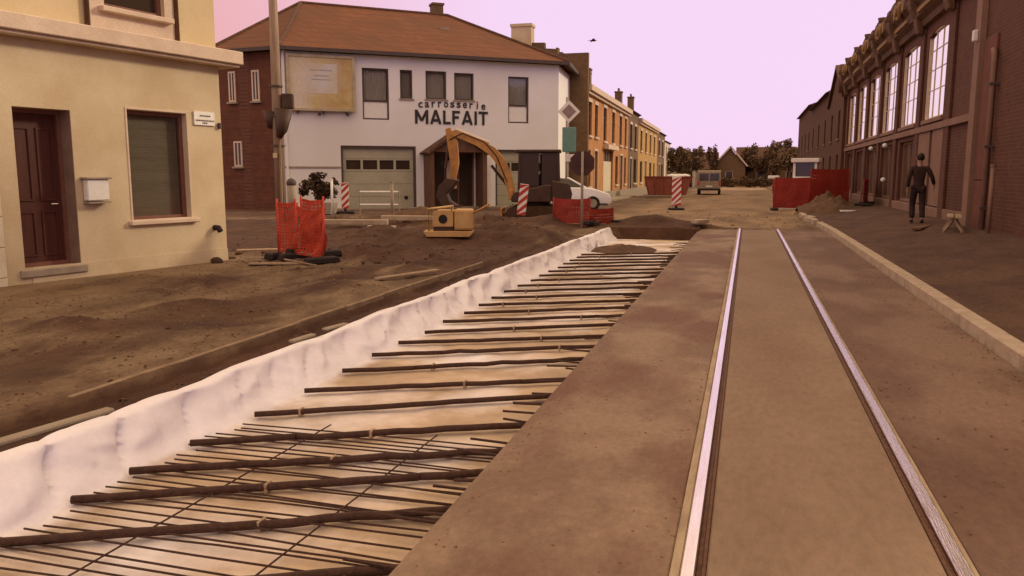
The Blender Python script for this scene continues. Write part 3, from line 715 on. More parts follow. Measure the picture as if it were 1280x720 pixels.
MB().box(-6.31,-4.39,.14,.15,.09,2.51).build('pane', M_dglass, ed)
MB().box(-5.64,-5.14,.08,.13,.9,2.2).build('pale_panel', M_ledge, ed)  # pale panel for the beige slits of the door glazing
MB().box(-3.75, -3.45, -.04, -.001, 0, 2.62).build('pilaster', M_whitepaint, WB)
MB().box(-13,.1,-.5,-.002,-.1,.07).build('footing', M_conc, WB, bevel=.01)

# billboard fixed to the left end of the front wall
BB = thing('billboard', 'faded yellow and white framed poster board on the white facade beside the grey pole', 'billboard', (-8.93, 38.58, 0), math.atan2(.607, .795))
M_post = mat('faded_poster', (.52,.40,.17), (.42,.27,.09), .9, .6, 0, c3=(.60,.53,.40), s3=.45, contrast=(.42,.58))
mb = MB(); mb.box(-12.6, -9.92, -.22, -.2, 4.38, 6.5); pb = mb.build('poster', M_post, BB)
MB().box(-11.9,-10.6,-.226,-.2205,5.0,6.25).build('pale_centre', mat('poster_centre', (.58,.55,.50), (.55,.47,.32), 1.3, .6, 0), pb)
rnd = random.Random(4)
for z in ():
    s = -11.7
    while s < -10.85: l = rnd.uniform(.06,.14); mb.box(s, s+l, -.231, -.2265, z, z+.06); s += l+.05
for z, a, b in ((5.95,-11.75,-10.8), (5.72,-11.6,-10.95), (5.56,-11.7,-10.85)):
    MB().box(a, b, -.231, -.2265, z, z+.05).build('faded_line', mat('faded_ink', (.42,.40,.38), None, 4), pb)
mb = MB(); frame_ring(mb, -12.72, -9.82, 4.26, 6.62, .12, -.26, -.12); mb.build('frame', mat('pale_frame', (.50,.42,.27), (.36,.28,.17), 3), BB, bevel=.01)
mb = MB()
for s in (-12.3, -11.2, -10.2): mb.box(s-.04, s+.04, -.2, -.002, 4.15, 6.55)
mb.build('bracket', M_trim, BB)
for s in (-11.4, -10.2): MB().tube([(s,-.1,4.15),(s,-.35,4.1),(s,-.4,4.22)], .05, 8).build('spotlight', M_trim, BB)

# ================================================================== street row on the far left
ROWA = R(90+1.0)
def row_house(name, label, s0, s1, eave, m, ups_, downs, roofm=M_tile2, ridge=8.4, depth=8, cat='house', cornice=True, trim=M_ledge, chimney=None):
    """local x along the street (away), local y into the building"""
    t = thing(name, label, cat, (-8.45-(s0)*.0175, 43+s0, 0), ROWA)
    Ln = s1-s0
    wall('wall', m, t, 0, Ln, -.2, eave, 0, .3, [u for u in ups_]+[d[:4] for d in downs])
    MB().box(0, .3, .3, depth, -.2, eave).build('side_wall', M_brbrick, t)
    MB().box(Ln-.3, Ln, .3, depth, -.2, eave).build('side_wall', M_brbrick, t)
    mb = MB(); mb.prism([(-.25, eave+.02), (depth/2, ridge), (depth+.25, eave+.02), (depth, eave-.1), (0, eave-.1)], 'x', .02, Ln-.02)
    rf = mb.build('roof', roofm, t)
    if cornice:
        mb = MB(); mb.box(0, Ln-.01, -.32, -.001, eave-.18, eave+.12); mb.box(0, Ln-.01, -.18, -.002, eave-.34, eave-.182); mb.build('cornice', trim, t)
    for cx_, cy_, ch in (chimney or []):
        mb = MB(); mb.box(cx_-.35, cx_+.35, cy_-.3, cy_+.3, eave-.2, ch); mb.box(cx_-.4, cx_+.4, cy_-.35, cy_+.35, ch, ch+.12)
        for dx in (-.15, .15): mb.tube([(cx_+dx, cy_, ch+.1), (cx_+dx, cy_, ch+.4)], .08, 8)
        mb.build('chimney', M_brbrick, rf)
    for (a0, a1, b0, b1) in ups_:
        f = MB(); frame_ring(f, a0, a1, b0, b1, .08, .1, .2); f.box((a0+a1)/2-.03, (a0+a1)/2+.03, .1, .2, b0+.08, b1-.08); f.box(a0+.08, (a0+a1)/2-.03, .11, .19, b1-.6, b1-.54); f.box((a0+a1)/2+.03, a1-.08, .11, .19, b1-.6, b1-.54)
        f = f.build('window', M_trim, t); MB().box(a0+.08, a1-.08, .15, .16, b0+.08, b1-.08).build('pane', M_dglass, f)
        MB().box(a0-.12, a1+.12, -.1, .1, b0-.12, b0-.002).build('sill', trim, f)
        MB().box(a0-.15, a1+.15, -.03, -.001, b1+.002, b1+.2).build('lintel', trim, f)
    for d in downs:
        a0, a1, b0, b1, kind = d
        if kind == 'win':
            f = MB(); frame_ring(f, a0, a1, b0, b1, .08, .1, .2); f = f.build('window', M_trim, t); MB().box(a0+.08, a1-.08, .15, .16, b0+.08, b1-.08).build('pane', M_dglass, f)
            MB().box(a0-.12, a1+.12, -.1, .1, b0-.12, b0-.002).build('sill', trim, f)
        elif kind == 'door':
            f = MB().box(a0, a1, .14, .2, b0, b1-.4).build('door', M_door, t); MB().box(a0, a1, .15, .19, b1-.36, b1).build('fanlight', M_dglass, f)
            mb = MB(); frame_ring(mb, a0-.12, a1+.12, b0-.1, b1+.12, .118, -.04, .05); mb.build('surround', trim, f)
        elif kind == 'gate':
            f = MB(); n = 6
            for i in range(n): f.box(a0+(a1-a0)*i/n+.01, a0+(a1-a0)*(i+1)/n-.01, .12, .18, b0, b1-.7)
            f = f.build('garage_door', M_cream, t, bevel=.01); MB().box(a0, a1, .14, .16, b1-.66, b1).build('pane', M_dglass, f)
            mb = MB()
            for i in range(4): mb.box(a0+(a1-a0)*i/4-.03, a0+(a1-a0)*i/4+.03, .1, .14, b1-.66, b1)
            mb.box(a0-.3, a1+.3, -.35, -.002, b1+.02, b1+.3); mb.build('canopy', trim, f)
    MB().box(0, Ln-.01, -.05, -.001, -.2, .5).build('plinth', M_conc, t)
    return t
h0 = row_house('terraced_house', 'orange brick end house of the street row with stepped brown gable beside the body shop', 0, 5.2, 6.2, M_orbrick,
    [(.9,1.9,3.7,5.5),(3.0,4.0,3.7,5.5)], [(.7,1.7,.9,2.9,'win'),(2.9,4.0,.1,2.9,'door')], ridge=8.1, chimney=[(3.0,2.2,8.3)])
# stepped fire wall seen above the white building
mb = MB(); mb.prism([(-.2,-.2),(7.4,-.2),(7.4,5.8),(4.0,8.75),(3.4,8.75),(3.4,8.55),(2.2,8.5),(2.2,8.2),(1.5,8.15),(1.5,7.9),(-.15,7.9),(-.15,6.3)], 'x', -.32, -.01); mb.build('gable_wall', M_brbrick, h0)
mb = MB(); mb.box(-.5,.2,2.9,4.0,8.2,9.35); mb.box(-.55,.25,2.85,4.05,9.35,9.5); mb.build('chimney', M_plaster, h0)
row_house('terraced_house', 'long orange brick house with three narrow upper windows and pale garage door', 5.2, 18.2, 6.2, M_orbrick,
    [(1.0,2.2,3.6,5.6),(4.6,5.8,3.6,5.6),(8.2,9.4,3.6,5.6),(11.0,12.0,3.6,5.6)], [(1.2,5.2,.1,3.1,'gate'),(8.6,9.9,.1,2.9,'door'),(6.4,7.6,.9,2.8,'win'),(11.0,12.0,.9,2.8,'win')], ridge=8.4, chimney=[(3.2,2.2,8.6),(9.5,2.6,8.9)])
row_house('terraced_house', 'narrow brown brick house between the orange and the yellow house', 18.2, 25.0, 6.4, M_brbrick,
    [(1.2,2.4,3.6,5.4),(4.2,5.4,3.6,5.4)], [(1.2,2.4,.1,2.8,'door'),(3.8,5.6,.9,2.8,'win')], ridge=8.6, cornice=False, chimney=[(1.0,3.4,9.2)])
row_house('terraced_house', 'yellow brick house with pale cornice in the middle of the far row', 25.0, 42.4, 6.1, M_yebrick,
    [(1.6,3.0,3.6,5.3),(5.5,6.9,3.6,5.3),(9.6,11,3.6,5.3),(13.6,15,3.6,5.3)], [(1.6,3.4,.9,2.7,'win'),(5.5,6.8,.1,2.8,'door'),(9.6,11.6,.9,2.7,'win'),(13.6,15,.9,2.7,'win')], ridge=8.0, chimney=[(5,2.4,8.8),(15.5,2.6,9.3)])
row_house('terraced_house', 'dark brown house after the yellow house in the far row', 42.4, 52.0, 6.0, M_brbrick,
    [(1.6,3,3.6,5.2),(6,7.4,3.6,5.2)], [(2,3.4,.1,2.7,'door'),(5.5,7.4,.9,2.7,'win')], ridge=7.8, cornice=False)
row_house('terraced_house', 'small cream rendered house closing the far row', 52.0, 60.0, 5.4, M_cream,
    [(1.6,3,3.2,4.8),(5,6.2,3.2,4.8)], [(2,3.4,.1,2.6,'door')], ridge=7.0, cornice=False)
MBp = struct(MB().box(-9.2, -7.6, 43, 104, -.1, .1).build('pavement', M_conc, bevel=.02))

# ================================================================== end of the street
def simple_house(name, label, x0, x1, y0, y1, eave, ridge, m, rm, axis='x', wins=3, gable=False):
    t = thing(name, label, 'house', ((x0+x1)/2, y0, 0)); hw = (x1-x0)/2; dp = y1-y0
    n = max(1, wins); op = [(-hw+(i+.35)*(2*hw)/n, -hw+(i+.35)*(2*hw)/n+1.0, .9, 2.1) for i in range(n)]
    wall('wall', m, t, -hw, hw, -.2, eave, 0, .3, op)
    for s in (-1, 1): a, b = sorted((s*hw, s*(hw-.3))); MB().box(a, b, .3, dp, -.2, eave).build('side_wall', m, t)
    if gable:
        MB().prism([(-hw, eave), (hw, eave), (0, ridge-.1)], 'y', .02, .25).build('gable', m, t)
        mb = MB(); mb.prism([(-hw-.3, eave-.1), (0, ridge), (0, ridge+.18), (-hw-.3, eave+.08)], 'y', -.3, dp); mb.prism([(hw+.3, eave-.1), (0, ridge+.001), (0, ridge+.181), (hw+.3, eave+.08)], 'y', -.3, dp)
        rf = mb.build('roof', rm, t)
        mb = MB(); mb.bar((-hw-.3,-.33,eave),(0,-.33,ridge+.1),.06,.2); mb.bar((hw+.3,-.33,eave),(0,-.33,ridge+.1),.06,.2); mb.build('bargeboard', M_ledge, rf)
    else:
        mb = MB(); mb.prism([(-.3, eave), (dp/2, ridge), (dp+.3, eave)], 'x', -hw-.2, hw+.2); rf = mb.build('roof', rm, t)
        mb = MB(); mb.box(hw*.4, hw*.4+.5, dp*.4, dp*.4+.5, eave, ridge+.7); mb.build('chimney', M_brbrick, rf)
    for (a0, a1, b0, b1) in op:
        f = MB(); frame_ring(f, a0, a1, b0, b1, .08, .1, .2); f = f.build('window', M_ledge, t); MB().box(a0+.08, a1-.08, .14, .16, b0+.08, b1-.08).build('pane', M_dglass, f)
    return t
simple_house('cottage', 'low gabled brown brick cottage facing down the street end', -4.3, -.4, 112, 122, 2.7, 5.2, M_brbrick, M_tile2, wins=1, gable=True)
simple_house('farmhouse', 'long low brown house with tall tiled roof closing the street', -1.6, 6.4, 120, 128, 2.9, 5.6, M_brbrick, M_tile2, wins=4)
simple_house('bungalow', 'small brown house with low roof left of the gabled cottage', -9.2, -4.6, 124, 132, 2.4, 5.0, M_brbrick, M_tile2, wins=2)
simple_house('farmhouse', 'pale fronted low house peeping behind the parked van', -13, -6.8, 108, 116, 2.5, 4.4, M_cream, M_tile2, wins=2)

def tree(label, x, y, h, r, n, size, seed, name='tree', m=M_leaf2, group=None):
    t = thing(name, label, 'tree', (x, y, ground_z(x, y)), 0, group)
    mb = MB(); mb.tube([(0,0,-.1),(.05,0,h*.25),(0,.05,h*.55)], .035*h, 8, .015*h)
    rd = random.Random(seed)
    for k in range(6):
        a = rd.uniform(0,6.28); mb.tube([(0.02,0.02,h*rd.uniform(.25,.5)),(math.cos(a)*r*.35,math.sin(a)*r*.35,h*.62),(math.cos(a)*r*.7,math.sin(a)*r*.7,h*.75)], .015*h, 5, .004*h)
    mb.build('trunk', M_bark, t, smooth=True)
    mb = MB(); leafy(mb, (0,0,h*.62), (r, r, h*.42), n, size, seed); mb.build('crown', m, t)
    return t
tree('bushy brown tree at the end of the far house row', -8.2, 100, 5.2, 1.5, 3500, .28, 11)
tree('rounded tree beside the cream house at the street end', -6.9, 104, 5.3, 1.6, 3500, .28, 12)
tree('small dark tree just left of the gabled cottage', -4.6, 111, 5.6, .8, 1500, .28, 13)
tree('wide brown tree before the long tiled farmhouse', 2.4, 116, 5.6, 2.6, 5000, .3, 14)
tree('brown tree between farmhouse and the dark shop row', 5.0, 110, 5.4, 2.2, 4500, .3, 15)
tree('low tree left of the wide brown tree before the farmhouse', -.2, 117, 5.0, 1.5, 2500, .3, 16)
hd = thing('hedge', 'dark low hedge along the front of the far houses', 'hedge', (0, 106, 0))
mb = MB(); 
for i in range(9): leafy(mb, (-4+i*1.5, 0, .6), (1.2, .6, .8), 900, .22, 30+i)
mb.build('foliage', M_leaf2, hd)

# ================================================================== brick shop with tall windows (right)
# local frame: x = along the street toward the camera, y = into the building (+X world)
SH = thing('brick_shop', 'long dark brick shop building with six tall bright windows and ornamental cornice', 'building', (5.1, 20.9, .3), -math.pi/2)
# with this rotation local +x -> world -Y ; local +y -> world +X. facade runs from x=-27 (far) to 0 (near)
Yl = lambda Y: 20.9-Y
wins = [(25.0,27.5),(28.8,31.5),(32.7,35.6),(36.5,39.6),(40.3,43.3),(44.2,47.2)]
ops = [(Yl(b)+.0, Yl(a)-.0, 2.86, 5.42) for a, b in wins]
shop = [(Yl(b)+.15, Yl(a)-.15, .35, 2.35) for a, b in wins[1:]]
wall('wall', M_dkbrick, SH, -27.0, 0, -.5, 6.1, 0, .4, ops+shop)
MB().box(-27, 0, 9, 9.4, -.5, 6.2).build('rear_wall', M_dkbrick, SH)
MB().box(-27, -26.6, .4, 9, -.5, 6.2).build('end_wall', M_dkbrick, SH)
MB().box(-27, -.01, .1, 9.4, 6.1, 6.25).build('flat_roof', M_conc, SH)
def arch_prism(mb, a0, a1, z, rise, y0, y1, down=0):
    pts = [(a0, z), *[(a0+(a1-a0)*i/10, z+rise*math.sin(math.pi*i/10)) for i in range(1, 10)], (a1, z)]
    return pts
for (a0, a1, b0, b1) in ops:
    f = MB(); frame_ring(f, a0, a1, b0, b1, .05, .02, .12)
    nm = 3
    for i in range(1, nm): x_ = a0+(a1-a0)*i/nm; f.box(x_-.008, x_+.008, .045, .1, b0+.05, b1-.05)
    zs = [b0+.07]+[b0+(b1-b0)*k for k in (.33, .56, .78)]+[b1-.07]
    for z in zs[1:-1]:
        for i in range(nm): f.box(max(a0+.07, a0+(a1-a0)*i/nm+.02), min(a1-.07, a0+(a1-a0)*(i+1)/nm-.02), .05, .1, z-.010, z+.010)
    f = f.build('window', M_ledge, SH)
    MB().box(a0+.05, a1-.05, .065, .075, b0+.05, b1-.05).build('pane', M_mirror, f)
    MB().box(a0-.1, a1+.1, -.07, .12, b0-.12, b0-.002).build('sill', M_panel, f, bevel=.01)
    # segmental head
    mb = MB(); n = 10
    for i in range(n):
        u0, u1 = i/n, (i+1)/n; x0_, x1_ = a0+(a1-a0)*u0, a0+(a1-a0)*u1
        c0, c1 = [b1-.14*(1-math.sin(math.pi*u)) for u in (u0, u1)]
        mb.prism([(x0_, c0), (x1_, c1), (x1_, b1-.001), (x0_, b1-.001)], 'y', -.002, .06)
    mb.build('arch_head', M_dkbrick, f)
for (a0, a1, b0, b1) in shop:
    f = MB(); frame_ring(f, a0, a1, b0, b1, .08, .12, .22); f.box((a0+a1)/2-.03, (a0+a1)/2+.03, .12, .22, b0+.08, b1-.08); f = f.build('shop_window', M_panel, SH)
    MB().box(a0+.08, a1-.08, .165, .175, b0+.08, b1-.08).build('pane', glass('shop_glass', (.10,.055,.035), .25, spec=.4), f)
# near ground-floor panels (closed shutters)
for (a, b) in ((24.0, 25.9), (26.3, 28.2)):
    MB().box(Yl(b), Yl(a), -.045, -.001, .35, 2.5).build('shutter_panel', M_panel, SH, bevel=.012)
mb = MB().box(-27, 0, -.07, -.002, -.5, .32); mb.build('plinth', M_panel, SH, bevel=.015)
MB().box(-27, 0, -.1, -.003, 2.5, 2.68).build('string_course', M_panel, SH, bevel=.01)
# pilasters
for Yc in (24.2, 28.15, 32.1, 36.05, 39.95, 43.75, 47.55):
    MB().box(Yl(Yc)-.28, Yl(Yc)+.28, -.075, -.004, -.4, 5.7).build('pilaster', M_dkbrick, SH, bevel=.01)
# ornamental cornice with scrolled brackets
prof = [(0, 5.7), (-.15, 5.72), (-.18, 5.9), (-.34, 6.0), (-.38, 6.2), (-.30, 6.35), (-.45, 6.5), (-.52, 6.75), (-.44, 6.95), (-.30, 7.0), (-.30, 7.15), (0, 7.2), (.3, 7.2), (.3, 5.7)]
cor = MB().prism(prof, 'x', -27.2, -.01).build('cornice', M_cornice, SH)
for i, Yc in enumerate((24.2, 28.15, 32.1, 36.05, 39.95, 43.75, 47.55)):
    mb = MB(); x_ = Yl(Yc)
    mb.prism([(-.1,5.5),(-.24,5.55),(-.30,5.75),(-.34,6.0),(-.50,6.3),(-.57,6.7),(-.54,6.97),(-.1,6.98)], 'x', x_-.24, x_+.24)
    mb.tube([(x_-.27,-.5,6.72),(x_+.27,-.5,6.72)], .13, 12)
    mb.build('bracket', mat('cornice_bracket', (.17,.088,.038), (.10,.05,.024), 3, .8, .3), cor, bevel=.015)
    mb = MB(); mb.tube([(x_, -.15, 7.15), (x_, -.15, 7.45)], .13, 10, .2); mb.build('finial', M_cornice, cor, smooth=True)
for k in range(6):   # scalloped parapet panels between the finials
    a, b = Yl(wins[k][1])-.3, Yl(wins[k][0])+.3
    pts = [(a, 7.19)]+[(a+(b-a)*i/12, 7.2+.45*math.sin(math.pi*i/12)**.7) for i in range(1, 12)]+[(b, 7.19)]
    MB().prism(pts, 'y', -.05, .2).build('parapet_panel', M_cornice, cor)
    c_ = (a+b)/2
    mb = MB(); mb.disc((c_,-.50,6.62),(0,1,0),.30,.10,18); mb.disc((c_,-.58,6.62),(0,1,0),.17,.10,16)
    for dx in (-.75, .75): mb.disc((c_+dx,-.48,6.62),(0,1,0),.17,.08,14)
    mb.box(c_-1.1, c_+1.1, -.42, -.33, 6.05, 6.16)
    mb.build('rosette', mat('cornice_rosette', (.34,.21,.08), (.22,.125,.045), 5, .8, .3), cor, bevel=.01)
MB().tube([(-27.3,-.25,5.7),(-27.3,-.25,7.2)], .28, 14).build('corner_scroll', M_cornice, cor, smooth=True)
for Yc, z in ((36.1, 2.3), (32.6, 2.3), (32.5, 1.05)):  # unlit white globes added for bright reflections in the ground-floor windows
    lm = MB(); bmesh.ops.create_icosphere(lm.bm, subdivisions=2, radius=.09, matrix=Matrix.Translation((Yl(Yc), -.3, z))); lm = lm.build('wall_lamp_or_glint', M_whitepaint, SH, smooth=True)
    MB().tube([(Yl(Yc), -.14, z-.02), (Yl(Yc), -.3, z-.1)], .015, 6).build('arm', M_trim, lm)

# plain brick building nearest on the right
NB = thing('brick_building', 'tall plain dark brown brick building at the right edge with a drainpipe', 'building', (4.98, 20.85, .3), -math.pi/2)
wall('wall', M_dkbrick, NB, 0, 14, -.5, 9.5, 0, .4, [])
MB().box(0, .4, .4, 9, -.5, 9.5).build('end_wall', M_dkbrick, NB)
MB().box(0, 14, .41, 9.4, 9.3, 9.5).build('flat_roof', M_conc, NB)
MB().box(-.22, .22, -.14, -.002, -.45, 9.5).build('pilaster', M_panel, NB, bevel=.01)
for z0, z1 in ((-.45, 1.1), (1.12, 4.2)):
    MB().box(.3, 1.25, -.05, -.001, z0, z1).build('wall_panel', mat('ruddy_panel', (.17,.062,.04), (.13,.048,.031), 3), NB, bevel=.01)
mb = MB().tube([(1.0,-.02,3.85),(1.25,-.1,3.85),(1.42,-.12,3.75),(1.45,-.12,3.5),(1.45,-.12,-.3)], .055, 10); dp = mb.build('drainpipe', M_panel, NB, smooth=True)
for z in (.5, 1.8, 3.1): MB().box(1.37,1.53,-.19,-.001,z,z+.05).build('pipe_clamp', M_trim, dp)
MB().box(-.0,.0+.12,-.25,-.14,4.5-.3,4.75-.3).build('wall_lamp_or_glint', M_whitepaint, NB, bevel=.02)
MB().box(.2, 14, -.08, -.003, -.5, .05).build('plinth', M_dkbrick, NB, bevel=.02)
bol = thing('post', 'slim brown steel post on the pavement against the tall dark brick building', 'post', (4.72, 18.3, .34))
MB().tube([(0,0,-.1),(0,0,1.35)], .04, 10).build('shaft', M_panel, bol, smooth=True); MB().tube([(0,0,1.35),(0,0,1.4)], .05, 10).build('cap', M_panel, bol)

# darker houses beyond the shop
def dark_house(label, Y0, Y1, eave, kind, apex=None, X=5.1):
    t = thing('town_house', label, 'house', (X, Y0, .2), -math.pi/2); Ln = Y1-Y0
    n = max(2, int(Ln/4)); op = []
    for i in range(n):
        c = -Ln+(i+.5)*Ln/n; op += [(c-.5, c+.5, 3.4, 5.0), (c-.55, c+.55, .8, 2.5)]
    wall('wall', M_dkhouse, t, -Ln, 0, -.4, eave, 0, .3, op)
    MB().box(-.3, 0, .3, 8, -.4, eave).build('side_wall', M_dkhouse, t); MB().box(-Ln, -Ln+.3, .3, 8, -.4, eave).build('side_wall', M_dkhouse, t)
    if kind == 'gable':
        mb = MB(); mb.prism([(-Ln, eave), (0, eave), (-Ln/2, apex)], 'y', .01, .28); mb.build('gable', M_dkhouse, t)
        mb = MB(); mb.prism([(-Ln-.2, eave-.05), (-Ln/2, apex), (-Ln/2, apex+.2), (-Ln-.2, eave+.15)], 'y', -.15, 8); mb.prism([(.2, eave-.05), (-Ln/2, apex+.001), (-Ln/2, apex+.201), (.2, eave+.15)], 'y', -.15, 8); mb.build('roof', M_tile2, t)
    else:
        mb = MB(); mb.prism([(-.3, eave), (4, apex), (8.3, eave)], 'x', -Ln, 0); mb.build('roof', M_tile2, t)
    for (a0, a1, b0, b1) in op:
        f = MB(); frame_ring(f, a0, a1, b0, b1, .08, .1, .2); f = f.build('window', M_trim, t); MB().box(a0+.08, a1-.08, .14, .16, b0+.08, b1-.08).build('pane', M_dglass, f)
        MB().box(a0-.1, a1+.1, -.08, .1, b0-.1, b0-.002).build('sill', M_panel, f)
    return t
dark_house('dark brown house with a pointed street gable just past the long brick shop', 48.2, 56.5, 5.6, 'gable', 7.6, 4.9)
dark_house('dark brown house with level eaves between the pointed gable house and street end', 56.5, 72, 6.6, 'flat', 9.0, 4.9)
dark_house('farthest dark brown house on the right side of the street', 72, 90, 7.1, 'flat', 8.6, 4.9)

# ================================================================== utility pole
PO = thing('utility_pole', 'tall brown utility pole with junction box and loudspeaker horn', 'pole', (-14.02, 22.16, 0))
MB().tube([(0,0,-.3),(0,0,5),(0,0,9.5)], .17, 12, .11).build('shaft', M_pole, PO, smooth=True)
M = Matrix.Translation((0,0,0)) @ Matrix.Rotation(R(25), 4, 'Z')
MB().box(.16,.50,-.16,.16,3.55,4.0,M).build('junction_box', M_mach, PO, bevel=.02)
mb = MB(); mb.tube([(.25,-.05,3.5),(.22,-.15,2.9),(.16,-.2,2.65)], .28, 12, .08); mb.build('horn', M_mach, PO, smooth=True)
mb = MB(); mb.tube([(-.2,.05,3.45),(-.25,0,2.95)], .30, 12, .10); mb.build('horn', M_mach, PO, smooth=True)
for z in (2.4, 3.3, 4.2): MB().tube([(0,0,z),(0,0,z+.05)], .2, 12).build('band', M_trim, PO)
MB().box(-.06,.06,-.24,-.17,2.05,2.2).build('number_plate', M_plaster2, PO)
MB().tube([(.13,-.15,0),(.13,-.13,3.4)], .035, 6).build('cable_duct', M_pole, PO)

# ================================================================== net barriers
def net_barrier(label, p0, p1, z0, z1, m, lean=0., seed=0, cell=.055, t=.03, feet=True, droop=.03, group='red net safety barriers', sway=.05):
    p0, p1 = Vector(p0), Vector(p1); c = (p0+p1)/2; d = p1-p0; Ln = d.length
    T = thing('net_barrier', label, 'barrier', (c.x, c.y, ground_z(c.x, c.y)), math.atan2(d.y, d.x), group)
    mb = MB(); nx = max(4, int(Ln/cell)); nzz = int((z1-z0)/cell)
    def pos(u, v):
        x = (u-.5)*Ln; z = z0+(z1-z0)*v-droop*math.sin(math.pi*u)*v*(1+.6*nz(u*3, seed, 1)); y = sway*nz(u*3.1, v*2.3, 1, seed)+lean*v
        return Vector((x, y, z))
    for j in range(nzz+1):
        for i in range(nx):
            a, b = pos(i/nx, j/nzz), pos((i+1)/nx, j/nzz); h = Vector((0, 0, t/2 if 0 < j < nzz else t)); mb.quad([a-h, b-h, b+h, a+h])
    for i in range(nx+1):
        for j in range(nzz):
            a, b = pos(i/nx, j/nzz), pos(i/nx, (j+1)/nzz); h = Vector((t/2, 0, 0)); mb.quad([a-h, a+h, b+h, b-h])
    nt_ = mb.build('netting', m, T)
    sm_ = nt_.modifiers.new('thick', 'SOLIDIFY'); sm_.thickness = .004
    for s in (-.5, .5):
        MB().tube([(s*Ln, 0, -.05), (s*Ln, lean*1.05, z1+.08)], .02, 8).build('post', m, T, smooth=True)
        if feet:
            mb = MB(); mb.prism([(-.32, 0), (.32, 0), (.28, .11), (-.28, .11)], 'x', s*Ln-.1, s*Ln+.1); mb.build('foot', M_dark, T, bevel=.02)
    MB().tube([(-.5*Ln, 0, z0+.02), (.5*Ln, 0, z0)], .014, 6).build('rail', M_conc, T)
    return T
net_barrier('bright red net barrier end panel nearest the cream house', (-8.15,12.75,0), (-7.75,12.70,0), .08, 1.0, M_net, seed=1)
net_barrier('bright red net barrier panel hanging slanted at right over rubber feet', (-7.65,12.5,0), (-6.85,12.0,0), .12, .92, M_net, lean=.06, seed=2, droop=.1, sway=.14)
net_barrier('second bright red net layer just behind the slanted panel', (-7.75,12.9,0), (-7.1,12.55,0), .1, .98, M_net, seed=5, sway=.12)
net_barrier('dull red net barrier beside the white car and sign post', (-5.35,22.6,0), (-4.25,22.4,0), .0, .68, M_netd, seed=3, cell=.07, t=.05)
net_barrier('dull red net barrier running back from the sign post to the excavator', (-4.25,22.45,0), (-3.75,23.4,0), .0, .42, M_netd, seed=4, cell=.07, t=.05)
net_barrier('large dull red net barrier front panel before the dumper', (1.15,37.2,0), (2.6,37.5,0), .1, 1.35, M_netd, seed=6, cell=.12, t=.10)
net_barrier('large dull red net barrier right panel beside the soil heap', (2.65,37.5,0), (4.3,38.6,0), .1, 1.5, M_netd, seed=7, cell=.12, t=.10)
net_barrier('dark red net barrier standing against the brick shop wall', (4.3,33.6,0), (4.75,35.9,0), .05, .95, M_netd, seed=8, cell=.1, t=.08)
# pale lower rails of the big barrier
# planks on trestles by the shop
tb = thing('trestle', 'low trestle of pale planks on the pavement before the dark brick building', 'trestle', (4.35, 19.4, ground_z(4.35, 19.4)), R(78))
mb = MB().box(-.75,.85,-.12,.0,.30,.34); mb.build('plank', M_plank, tb, bevel=.005)
mb = MB().box(-.6,1.0,.03,.16,.30,.34); mb.build('plank', M_plank, tb, bevel=.005)
for s in (-.45, .55):
    for k in (-1, 1): MB().bar((s, .02, .3), (s+k*.12, .02+k*.18, 0), .05).build('leg', M_plank, tb)
scrap(4.0, 20.9, 1.5, .2, .05, R(70), 'dark board lying on the pavement near the trestle', m=M_wood)

# ================================================================== striped marker posts
def marker(label, x, y, h, wd, rz, m2=M_red):
    T = thing('striped_marker', label, 'marker post', (x, y, ground_z(x, y)), rz, 'red and white striped marker boards')
    mb = MB().box(-wd/2, wd/2, -.03, .03, .2, h); b = mb.build('board', M_whitepaint, T, bevel=.008)
    mb = MB(); k = 0; z = .2-wd
    while z < h:
        a = [(-wd/2, z), (wd/2, z+wd), (wd/2, z+wd+.14), (-wd/2, z+.14)]
        a = [(p, max(.205, min(h-.005, q))) for p, q in a]
        if max(q for _, q in a)-min(q for _, q in a) > .02 and a[3][1]-a[0][1]+a[2][1]-a[1][1] > .02:
            try: mb.prism(a, 'y', -.036, .036)
            except ValueError: pass
        z += .28
    bmesh.ops.remove_doubles(mb.bm, verts=mb.bm.verts[:], dist=.0005)
    mb.build('stripe', m2, b)
    MB().box(-.05,.05,-.025,.025,.0,.2).build('stem', M_dark, T)
    mb = MB(); mb.box(-.35,.35,-.2,.2,-.02,.1); mb.build('foot', M_dark, T, bevel=.03)
    return T
MK = marker('red and white striped marker board right in front of the excavator tracks', -7.0, 24.9, 1.2, .28, R(12))
MK.rotation_euler = (0, R(7), R(12))
marker('tallest red and white striped marker board standing beyond the trench end', -3.0, 36.2, 1.5, .40, R(10))
marker('small striped marker board at the left jamb of the first garage door', -15.1, 28.4, 1.2, .28, R(25))

# fence, posts, bush before the body shop
bf = thing('pipe_barrier', 'pale steel pipe barrier with two rails before the first garage door', 'barrier', (-13.25, 27.6, 0), R(12))
for s in (-.75, .75): MB().tube([(s,0,-.1),(s,0,.98)], .03, 8).build('post', M_conc, bf)
for z in (.42, .9): MB().tube([(-.75,0,z),(.75,0,z)], .035, 8).build('rail', M_whitepaint, bf)
ps = thing('post', 'pale round-topped concrete post beside the dark bush', 'post', (-14.94, 24.3, 0))
MB().tube([(0,0,-.1),(0,0,1.25)], .15, 12).build('shaft', M_conc, ps, smooth=True)
mb = MB(); bmesh.ops.create_uvsphere(mb.bm, u_segments=12, v_segments=8, radius=.17, matrix=Matrix.Translation((0,0,1.25))); mb.build('cap', M_trim, ps, smooth=True)
ps = thing('post', 'thin pale post at the right end of the first garage door', 'post', (-12.55, 27.2, 0))
MB().tube([(0,0,-.1),(0,0,1.25)], .06, 10).build('shaft', M_conc, ps, smooth=True)
MB().tube([(0,0,1.25),(0,0,1.3)], .075, 10).build('cap', M_conc, ps)
ps = thing('post', 'white post between the dark bush and the small striped marker', 'post', (-15.5, 28.1, 0))
